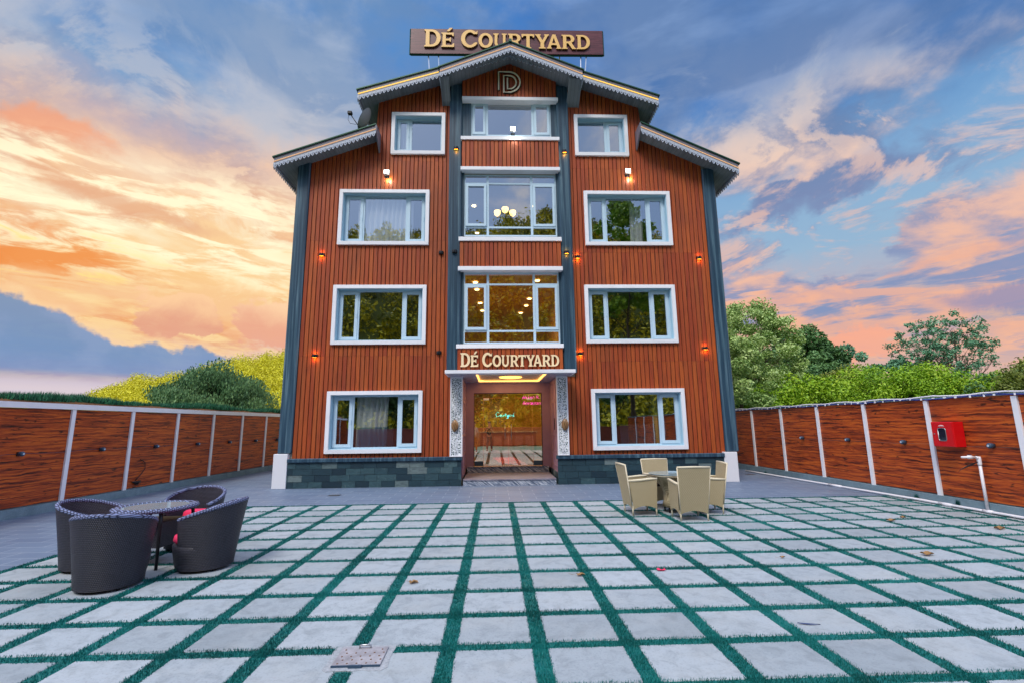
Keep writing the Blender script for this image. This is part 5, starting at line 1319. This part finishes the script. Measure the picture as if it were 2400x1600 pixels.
# ================================================================== CREAM WICKER SET
def cream_chair():
    t = thing('wicker_armchair', 'cream wicker armchair', 'armchair', (0,0,0), 0, 'cream wicker armchairs')
    # faces +y. width .50, depth .50
    wb, wt = .225, .275
    def panel(mb, p, n1=12, th=.022, arch=.055, z0=.115):
        """p: 4 corners bottom-left, bottom-right, top-right, top-left; arched lower edge"""
        a, b, c, d = [Vector(q) for q in p]; nrm = (b-a).cross(d-a).normalized()*th*.5
        top, bot = [], []
        for i in range(n1+1):
            u = i/n1; bo = a.lerp(b, u); tp = d.lerp(c, u); bo = bo+Vector((0,0,arch*sin(pi*u)**.8)); bot.append(bo); top.append(tp)
        for s_ in (1, -1):
            vs = [q+nrm*s_ for q in bot]+[q+nrm*s_ for q in top]
            mb.idx(vs, [((i, i+1, n1+2+i, n1+1+i) if s_ > 0 else (i, n1+1+i, n1+2+i, i+1)) for i in range(n1)])
        for i in range(n1):
            mb.face([bot[i]-nrm, bot[i+1]-nrm, bot[i+1]+nrm, bot[i]+nrm]); mb.face([top[i]+nrm, top[i+1]+nrm, top[i+1]-nrm, top[i]-nrm])
    m = MB(); panel(m, [(-wb,-.22,.11),(wb,-.22,.11),(wt,-.33,.87),(-wt,-.33,.87)]); m.build('backrest', G_['cream weave'], t, world=False)
    for s in (-1, 1):
        m = MB(); panel(m, [(s*(wb+.012),-.20,.11),(s*(wb+.012),.22,.11),(s*(wb+.03),.24,.61),(s*(wb+.03),-.27,.59)]); m.build('side_panel', G_['cream weave'], t, world=False)
        m = MB(); m.tube([(s*(wb+.03),-.285,.60),(s*(wb+.035),-.12,.605),(s*(wb+.035),.12,.625),(s*(wb+.03),.245,.625)], [.019,.023,.023,.019], 8); m.build('armrest', G_['cream rim'], t, True, False)
    m = MB(); panel(m, [(-wb,.215,.11),(wb,.215,.11),(wb,.225,.40),(-wb,.225,.40)]); m.build('front_panel', G_['cream weave'], t, world=False)
    m = MB(); m.tube([(-wt,-.332,.872),(0,-.334,.877),(wt,-.332,.872)], .018, 8); m.tube([(-wt,-.332,.872),(-wb,-.22,.11)], .012, 6); m.tube([(wt,-.332,.872),(wb,-.22,.11)], .012, 6); m.build('edging', G_['cream rim'], t, True, False)
    m = MB(); m.bbox(-wb+.01, wb-.01, -.20, .21, .37, .40, .01); m.build('seat', G_['cream weave'], t, world=False)
    m = MB(); m.bbox(-wb+.02, wb-.02, -.20, .205, .40, .455, .02); m.build('cushion', G_['brown cushion'], t, world=False)
    for x, y in ((-wb,-.215),(wb,-.215),(-wb,.215),(wb,.215)):
        m = MB(); m.tube([(x,y,0),(x,y,.17)], [.014,.017], 8); m.build('leg', G_['cream rim'], t, True, False)
    return t
cc0 = cream_chair()
for i, (x, y, r, lab) in enumerate([(3.30, 8.34, -.03, 'cream wicker armchair in front, back turned to the camera'), (2.62, 8.90, -pi/2+.06, 'cream wicker armchair at the left of the cream table, seen from its side'),
                                    (3.86, 8.93, pi/2-.12, 'cream wicker armchair at the right of the cream table near the corner pillar'), (3.27, 9.58, pi+.05, 'cream wicker armchair on the far side of the cream table, facing the camera')]):
    o = cc0 if i == 0 else copy_tree(cc0)
    o.location = (x, y, 0); o.rotation_euler = (0, 0, r); o['label'] = lab
t = thing('wicker_table', 'round glass-topped table on a flared cream wicker base between the cream armchairs', 'table', (3.27, 9.0, 0))
m = MB(); m.lathe([(.20,.10),(.17,.20),(.16,.34),(.22,.47),(.34,.60),(.385,.655),(.36,.66)], (0,0,0), 32); m.build('base', G_['cream weave'], t, True, False)
m = MB(); m.tube([(.385*cos(a),.385*sin(a),.658) for a in np.linspace(0, 2*pi, 40)], .016, 6); m.build('rim', G_['cream rim'], t, True, False)
m = MB(); m.lathe([(.41,.677),(.415,.683),(.41,.688)], (0,0,0), 44); m.build('glass_top', G_['table glass'], t, world=False)
for k in range(4):
    a = pi/4+k*pi/2; m = MB(); m.tube([(.17*cos(a),.17*sin(a),0),(.17*cos(a),.17*sin(a),.12)], .014, 6); m.build('leg', G_['black metal'], t, True, False)

# ================================================================== VEGETATION
PAL = {
 'pale': [(.09,.17,.04),(.22,.36,.09),(.42,.56,.18),(.62,.74,.36)],
 'dark': [(.025,.075,.025),(.06,.15,.045),(.10,.22,.06),(.16,.30,.09)],
 'lime': [(.07,.16,.008),(.17,.34,.010),(.28,.46,.015),(.42,.54,.03)],
 'gold': [(.40,.37,.008),(.52,.475,.008),(.64,.58,.010),(.76,.68,.02)],
 'willow': [(.025,.075,.030),(.07,.165,.06),(.13,.25,.09),(.22,.34,.13)],
 'teal': [(.03,.11,.06),(.07,.21,.11),(.13,.31,.16),(.21,.42,.24)],
 'olive': [(.07,.10,.018),(.14,.18,.025),(.22,.26,.035),(.32,.34,.05)],
}
LEAF = {k: mat('leaf '+k, fn=f_leaf(v)) for k, v in PAL.items()}
def leaves(blobs, n, size, flat=.0, shell=.55, droop=0.0, seed=0, elong=1.6):
    """blobs: list of (x,y,z,rx,ry,rz). returns quad verts and tones"""
    g = np.random.default_rng(seed); b = np.array(blobs, float)
    wgt = (b[:,3]*b[:,4]*b[:,5])**(2/3); k = g.choice(len(b), n, p=wgt/wgt.sum())
    d = g.normal(size=(n, 3)); d /= np.linalg.norm(d, axis=1)[:, None]
    r = shell+(1-shell)*g.random(n)**.6; r *= 1+g.normal(0, .08, n)
    P = b[k, :3]+d*r[:, None]*b[k, 3:6]
    if droop: P[:, 2] -= droop*g.random(n)**2
    a = g.normal(size=(n, 3))+d*.8; a /= np.linalg.norm(a, axis=1)[:, None]      # leaf normal
    u = np.cross(a, g.normal(size=(n, 3))); u /= np.linalg.norm(u, axis=1)[:, None]
    if droop: u = u*.4+np.array([0, 0, -1.0]); u /= np.linalg.norm(u, axis=1)[:, None]
    v = np.cross(a, u); v /= np.linalg.norm(v, axis=1)[:, None]+1e-9
    s = size*g.uniform(.55, 1.3, n)[:, None]
    V = np.stack([P-u*s*elong*.5, P+v*s*.42, P+u*s*elong*.5, P-v*s*.42], 1).reshape(-1, 3)
    bt = g.random(len(b))[k]
    t = np.clip(.12+.38*bt+.45*g.random(n), 0, 1)
    return V, t
def crown(cx, cy, z0, z1, r, nb, seed, rb=.34, top=.5, ry=None):
    """clump centres through an egg-shaped crown volume"""
    g = random.Random(seed); out = []
    zc, hz = (z0+z1)/2, (z1-z0)/2
    for _ in range(nb):
        while True:
            x, y, z = g.uniform(-1,1), g.uniform(-1,1), g.uniform(-1,1)
            q = x*x+y*y+z*z
            if .12 < q < .80: break
        sc = 1
        s = g.uniform(.65, 1.25)*rb
        out.append((cx+x*r*sc, cy+y*(ry or r)*sc, zc+z*hz*(1-rb*.6), r*s, r*s, r*s*g.uniform(.6, .95)))
    return out
def limbs(mb, base, h, r0, spread, n, seed, zfrac=(.35, .95), levels=2, lean=(0,0), R_=1.5):
    g = random.Random(seed)
    top = (base[0]+lean[0]*h, base[1]+lean[1]*h, base[2]+h)
    path = []; N = 7
    for i in range(N+1):
        t = i/N; path.append(Vector((base[0]+lean[0]*h*t+g.uniform(-.02,.02)*h*t, base[1]+lean[1]*h*t+g.uniform(-.02,.02)*h*t, base[2]+h*t*.92)))
    mb.tube(path, [r0*(1-.88*i/N)+.004 for i in range(N+1)], 8)
    def rec(p, d, L, r, lev):
        pts = [p]; q = p.copy(); dd = d.copy()
        for i in range(4):
            dd = (dd+Vector((g.uniform(-.22,.22), g.uniform(-.22,.22), g.uniform(.0,.22)))).normalized(); q = q+dd*L/4; pts.append(q.copy())
        mb.tube(pts, [r*(1-.8*i/4)+.002 for i in range(5)], 5, False)
        if lev > 0:
            for i in (1, 2, 3, 4):
                for _ in range(1 if i < 3 else 2):
                    rec(pts[i], (dd+Vector((g.uniform(-.9,.9), g.uniform(-.9,.9), g.uniform(-.2,.6)))).normalized(), L*g.uniform(.35,.52), r*.5, lev-1)
    for i in range(n):
        f = g.uniform(*zfrac); a = 2*pi*(i*.382)+g.uniform(-.4,.4); k = min(N-1, int(f*N)); p = path[k].lerp(path[k+1], f*N-k)
        d = Vector((cos(a)*spread, sin(a)*spread, g.uniform(.45,1.0))).normalized()
        rec(p, d, R_*g.uniform(.55,.8)*(1.15-.7*f), r0*(1-.8*f)*.5, levels)
def tree(name, az, dist, h, r, z0, pal, label, cat='tree', n=9000, size=.16, nb=26, seed=1, group=None, limb=7, bark='bark', rb=.34, droop=0, trunk=.16, levels=1, shell=.5, ry=None, pos=None, lean=(0,0)):
    x, y = pos if pos else (dist*sin(radians(az)), dist*cos(radians(az)))
    t = thing(name, label, cat, (x, y, 0), 0, group)
    m = MB(); limbs(m, (0,0,-.1), h*(.86 if levels > 1 else .72), trunk, 1.0, limb, seed, levels=levels, lean=lean, R_=r); m.build('trunk', G_[bark], t, True, False)
    V, tn = leaves(crown(lean[0]*h*.5, lean[1]*h*.5, z0, h*1.06, r, nb, seed, rb, ry=ry), n, size, droop=droop, seed=seed, shell=shell)
    tri_mesh('crown', V, tn, LEAF[pal], 4, t)
    return t
def H(el, dist): return 1.6+dist*math.tan(radians(el))
# --- right side, from the building outwards
tree('leafy_tree', 29.2, 30, H(14.0,30), 2.9, .6, 'pale', 'large pale green open-crowned tree right beside the right corner pillar', n=52000, size=.095, nb=230, seed=3, limb=13, levels=2, trunk=.17, rb=.17, shell=0)
tree('leafy_tree', 27.6, 24, H(11.4,24), 1.5, .3, 'pale', 'pale grey-green narrow tree touching the blue corner pillar', n=20000, size=.085, nb=60, seed=5, rb=.30)
tree('leafy_tree', 33.6, 46, H(10.4,46), 3.0, .3, 'dark', 'dark green pointed tree behind the large pale tree', n=22000, size=.17, nb=70, seed=6, rb=.24)
tree('leafy_tree', 36.0, 48, H(8.8,48), 2.3, .3, 'dark', 'dark slender tree, second right of the large pale tree', n=14000, size=.17, nb=50, seed=7, rb=.3)
tree('leafy_tree', 37.8, 55, H(7.6,55), 2.1, .3, 'teal', 'blue-green slender tree, third right of the large pale tree', n=11000, size=.18, nb=40, seed=8, rb=.3)
tree('leafy_tree', 34.6, 40, H(6.4,40), 1.7, .2, 'dark', 'dark conical bush-like tree in front of the slender trees', n=14000, size=.14, nb=40, seed=9, rb=.32)
tree('leafy_tree', 39.4, 62, H(6.0,62), 1.9, .3, 'teal', 'small distant blue-green tree left of the open twin trees', n=4500, size=.28, nb=18, seed=10)
tree('leafy_tree', 41.1, 62, H(6.0,62), 2.3, .3, 'teal', 'round distant blue-green tree touching the open twin trees', n=6000, size=.28, nb=18, seed=15)
tree('open_tree', 43.0, 52, H(9.1,52), 2.5, 3.6, 'teal', 'thin-crowned tree with a pale bare trunk, left one of the twin trees', n=3800, size=.13, nb=150, seed=12, limb=17, levels=2, bark='pale bark', rb=.12, shell=0, trunk=.15, ry=2)
tree('open_tree', 45.5, 52, H(9.7,52), 3.2, 3.0, 'teal', 'broad open-crowned tree with sky showing through, right one of the twin trees', n=6200, size=.13, nb=210, seed=23, limb=20, levels=2, rb=.115, shell=0, trunk=.17, ry=2.4)
tree('leafy_tree', 51.8, 44, H(7.1,44), 2.6, .3, 'olive', 'grey-green round tree cut by the right picture edge', n=9000, size=.2, nb=30, seed=14)
bush = [(30.0,27,3.0,2.2,'lime','bright green bush at the foot of the large pale tree'), (32.6,29,4.2,2.4,'lime','light green leafy bush right of the large pale tree'),
        (35.6,34,3.9,2.5,'lime','green bush in front of the dark conical tree'), (37.6,38,5.1,2.4,'olive','yellowish olive bush left of the bright green hump'),
        (40.2,36,5.2,2.8,'lime','tallest bright lime bush in the middle of the hedge line'), (43.2,36,4.6,2.6,'lime','lime bush in front of the twin trees'),
        (46.0,36,4.35,2.6,'lime','lime bush right of the twin tree trunks'), (48.6,35,3.9,2.2,'dark','dark green low bush near the right picture edge'), (51.2,34,4.4,2.6,'olive','olive bush cut off by the right picture edge'), (54.4,34,4.2,2.6,'lime','lime bush just past the right picture edge')]
for i, (az, d, h, r, p, lab) in enumerate(bush):
    tree('bush', az, d, h+.30, r, -.3, p, lab, 'bush', n=22000, size=.095, nb=60, seed=40+i, group='bushes beyond the right wall', limb=6, rb=.30, trunk=.06, shell=.45)
# --- left side
tree('willow_tree', -29.9, 34, H(6.9,34), 3.2, -.4, 'willow', 'round dome-shaped grey-green willow in front of the yellow hillside', n=60000, size=.105, nb=110, seed=20, limb=8, rb=.25, droop=.5, shell=.4)
# --- yellow wooded hillside far left
def hill_mesh(name, fn, u0, u1, nu, v0, v1, nv, ma):
    m = MB(); m.grid(lambda u, v: fn(u0+(u1-u0)*u, v0+(v1-v0)*v), nu, nv); return tag(m.build(name, ma, None, True), kind='structure')
def el_left(az):     # skyline elevation of the left hill (degrees) against azimuth
    pts = [(-60,.6),(-44,1.4),(-40,2.8),(-36,4.9),(-32,6.0),(-28,7.6),(-24,8.9),(-18,9.2),(-8,9.5),(8,8.5),(20,6.0),(30,3.0)]
    return float(np.interp(az, [p[0] for p in pts], [p[1] for p in pts]))
def hl(az, v):
    d = 90+110*v; e = math.tan(radians(el_left(az)))*200*.93
    z = -.5+e*(v**1.1)+.8*sin(az*.8)+.6*sin(az*2.3+v*4); return (d*sin(radians(az)), d*cos(radians(az)), z)
hill_mesh('hill', hl, -62, 32, 94, 0, 1, 24, mat('hill ground', (.22,.20,.012), .9))
pts = []
g = random.Random(77)
for _ in range(3400):
    az = g.uniform(-46, -14); v = g.random()**.8; x, y, z = hl(az, v); s = g.uniform(1.0, 2.0)*(1.0+.25*v); pts.append((x, y, z+s*.5, s, s, s*1.5))
V, tn = leaves(pts, 300000, .31, seed=5, shell=.5); tag(tri_mesh('forest', V, tn, LEAF['gold'], 4), kind='stuff')

# --- behind the viewer: what the windows mirror
def hb(x, v):
    d = 34+60*v; e = 2+50*(v**.9)+3.0*sin(x*.05+1)+1.6*sin(x*.13); return (x, -d, e*min(1, v*1.5+.25)-2)
hill_mesh('hill', lambda a, v: hb(a, v), -110, 110, 70, 0, 1, 20, mat('slope ground', (.13,.16,.03), .9))
pts = []
for _ in range(2300):
    x = g.uniform(-95, 95); v = g.random(); px_, py_, z = hb(x, v); s = g.uniform(1.1, 2.3); pts.append((px_, py_, z+s*1.1, s, s, s*1.7))
V, tn = leaves(pts, 150000, .50, seed=9, shell=.45); tag(tri_mesh('forest', V, tn, LEAF['gold'], 4), kind='stuff')
V, tn = leaves(pts[::2], 90000, .50, seed=19, shell=.7); tag(tri_mesh('forest', V, tn, LEAF['olive'], 4), kind='stuff')
for i, (x, y, h, r, z0, p, lab) in enumerate([(8.4,-7,7.5,2.6,3.0,'dark','dark broadleaf tree behind the viewer mirrored in the right ground floor window'), (10.6,-9.5,20.5,2.9,7.0,'lime','tall leafy poplar behind the viewer mirrored in the upper right windows'),
                                 (-9.5,-12,9.0,3.4,1.5,'dark','spreading tree behind the viewer mirrored in the left windows'), (-3.4,-16,8.5,2.8,1.0,'dark','dark round tree behind the viewer mirrored in the glass door'), (3.4,-15,5.2,2.6,.3,'gold','yellow-green shrub tree behind the viewer mirrored in the glass door')]):
    tree('leafy_tree', 0, 0, h, r, z0, p, lab, n=9000, size=.24, nb=34, seed=60+i, pos=(x, y), limb=9, levels=1, trunk=.2)
t = thing('boundary_wall', 'low rose-coloured boundary wall behind the viewer, mirrored in the door', 'wall', (0, -9, 0))
m = MB(); m.box(-30, 30, -9.2, -9.0, 0, 1.35); m.box(-30, 30, -9.25, -8.95, 1.35, 1.43); m.build('masonry', mat('rose wall', (.42,.12,.09), .8), t)
m = MB(); m.box(-30, 30, -13, -9.3, -.06, .0); tag(m.build('road', mat('asphalt', (.05,.05,.055), .85)), kind='structure')

# ================================================================== PEOPLE (mirrored in the glass door)
def skin_body(name, verts, edges, radii, ma, parent):
    me = bpy.data.meshes.new(name); me.from_pydata(verts, edges, []); me.update()
    o = bpy.data.objects.new(name, me); COL.objects.link(o); o.parent = parent; me.materials.append(ma)
    md = o.modifiers.new('skin', 'SKIN'); md.use_smooth_shade = True
    if not me.skin_vertices: 
        bpy.context.view_layer.objects.active = o; 
    for i, r in enumerate(radii): me.skin_vertices[0].data[i].radius = (r, r) if not isinstance(r, tuple) else r
    me.skin_vertices[0].data[0].use_root = True
    s = o.modifiers.new('sub', 'SUBSURF'); s.levels = 1; s.render_levels = 2
    return o
def person(x, y, rz, label, top, legs, hands_fwd):
    t = thing('person', label, 'person', (x, y, 0), rz)
    # body (skin): pelvis root, torso, neck, head, arms, legs.  faces +y
    Vv = [(0,0,.95),(0,.0,1.10),(0,-.01,1.30),(0,-.01,1.45),(0,.0,1.53),(0,.01,1.60),(0,.015,1.70),(0,.01,1.76)]
    Rr = [(.155,.11),(.14,.10),(.165,.11),(.10,.075),.052,.07,.085,.05]
    E = [(0,1),(1,2),(2,3),(3,4),(4,5),(5,6),(6,7)]
    def chain(start, pts, rs):
        p = start
        for q, r in zip(pts, rs): Vv.append(q); Rr.append(r); E.append((p, len(Vv)-1)); p = len(Vv)-1
        return p
    for s in (-1, 1):
        chain(0, [(s*.10,0,.86),(s*.12,.0,.50),(s*.125,-.02,.10),(s*.13,.11,.045)], [.092,.058,.040,.032])
        if hands_fwd: pt = [(s*.19,-.01,1.40),(s*.25,.03,1.14),(s*.15,.24,1.33)]
        else: pt = [(s*.19,-.01,1.40),(s*.24,.0,1.12),(s*.25,.06,.88)]
        w = chain(3, pt, [.056,.042,.028])
        wx, wy, wz = pt[-1]; dx = (0, .08, .03) if hands_fwd else (0, .01, -.08)
        pm = chain(w, [(wx+dx[0]-s*.0, wy+dx[1], wz+dx[2])], [.030])
        for k in range(4):
            L = (.060,.072,.068,.052)[k]; o = (-.027+.018*k)
            if hands_fwd: chain(pm, [(wx+o, wy+.10, wz+.04),(wx+o*1.1-s*.01, wy+.12, wz+.04-L*.4),(wx+o*1.1-s*.03, wy+.10, wz+.04-L*.8)], [.0095,.009,.008])
            else: chain(pm, [(wx, wy+o+.01, wz-.10),(wx-s*.005, wy+o+.015, wz-.10-L*.5),(wx-s*.015, wy+o+.02, wz-.10-L)], [.0095,.009,.008])
        chain(pm, [(wx-s*.03, wy+(.08 if hands_fwd else .035), wz+(.02 if hands_fwd else -.06)),(wx-s*.045, wy+(.11 if hands_fwd else .05), wz+(.0 if hands_fwd else -.10))], [.011,.009])
    skin_body('body', Vv, E, Rr, G_['skin'], t)
    # clothes: slightly larger skins over torso, arms and legs
    def cloth(name, pts, rs, es, ma): return skin_body(name, pts, es, rs, G_[ma], t)
    cloth('shirt', [(0,0,.93),(0,0,1.10),(0,-.01,1.30),(0,-.01,1.455),(-.19,-.01,1.40),(.19,-.01,1.40)]+([(-.25,.03,1.15),(.25,.03,1.15)] if hands_fwd else [(-.24,0,1.13),(.24,0,1.13)]),
          [(.17,.125),(.155,.115),(.18,.125),(.11,.085),.068,.068,.055,.055], [(0,1),(1,2),(2,3),(3,4),(3,5),(4,6),(5,7)], top)
    cloth('trousers', [(0,0,.97),(-.10,0,.86),(.10,0,.86),(-.12,0,.50),(.12,0,.50),(-.125,-.02,.10),(.125,-.02,.10)], [(.165,.12),.105,.105,.075,.075,.058,.058], [(0,1),(0,2),(1,3),(2,4),(3,5),(4,6)], legs)
    m = MB()
    vs = []; n = 16
    def hf(u, v):
        a = 2*pi*u; b = pi*(.02+.52*v); return (.094*sin(b)*cos(a), -.012+.108*sin(b)*sin(a)-.012, 1.715+.105*cos(b)-(.03*v if sin(a) < .2 else -.02))
    m.grid(hf, n, 8); m.build('hair', G_['black metal'], t, True, False)
    m = MB(); m.tube([(0,.088,1.71),(0,.108,1.682),(0,.092,1.675)], [.008,.013,.009], 6); m.tube([(-.02,.090,1.648),(.02,.090,1.648)], .005, 5); m.build('face', G_['skin'], t, True, False)
    for s in (-1, 1):
        m = MB(); m.lathe([(0,-.010),(.010,-.005),(.011,.004),(0,.010)], (s*.030,.088,1.712), 8); m.build('eye', G_['white plaster'], t, True, False)
        m = MB(); m.lathe([(0,-.028),(.011,-.018),(.013,.01),(0,.028)], (s*.090,.01,1.700), 8); m.build('ear', G_['skin'], t, True, False)
        m = MB(); m.tube([(s*.13,-.05,.035),(s*.13,.06,.035),(s*.13,.16,.028)], [.045,.050,.032], 8); m.build('shoe', G_['dark cloth'], t, True, False)
    return t
person(-.38, -.42, .0, 'person in dark clothes with raised hands, mirrored in the glass door', 'dark cloth', 'dark cloth', True)
person(-1.35, -.2, -.1, 'person in pale top and brown trousers with arms down, mirrored in the glass door', 'pale cloth', 'rust cloth', False)

bpy.context.view_layer.update()
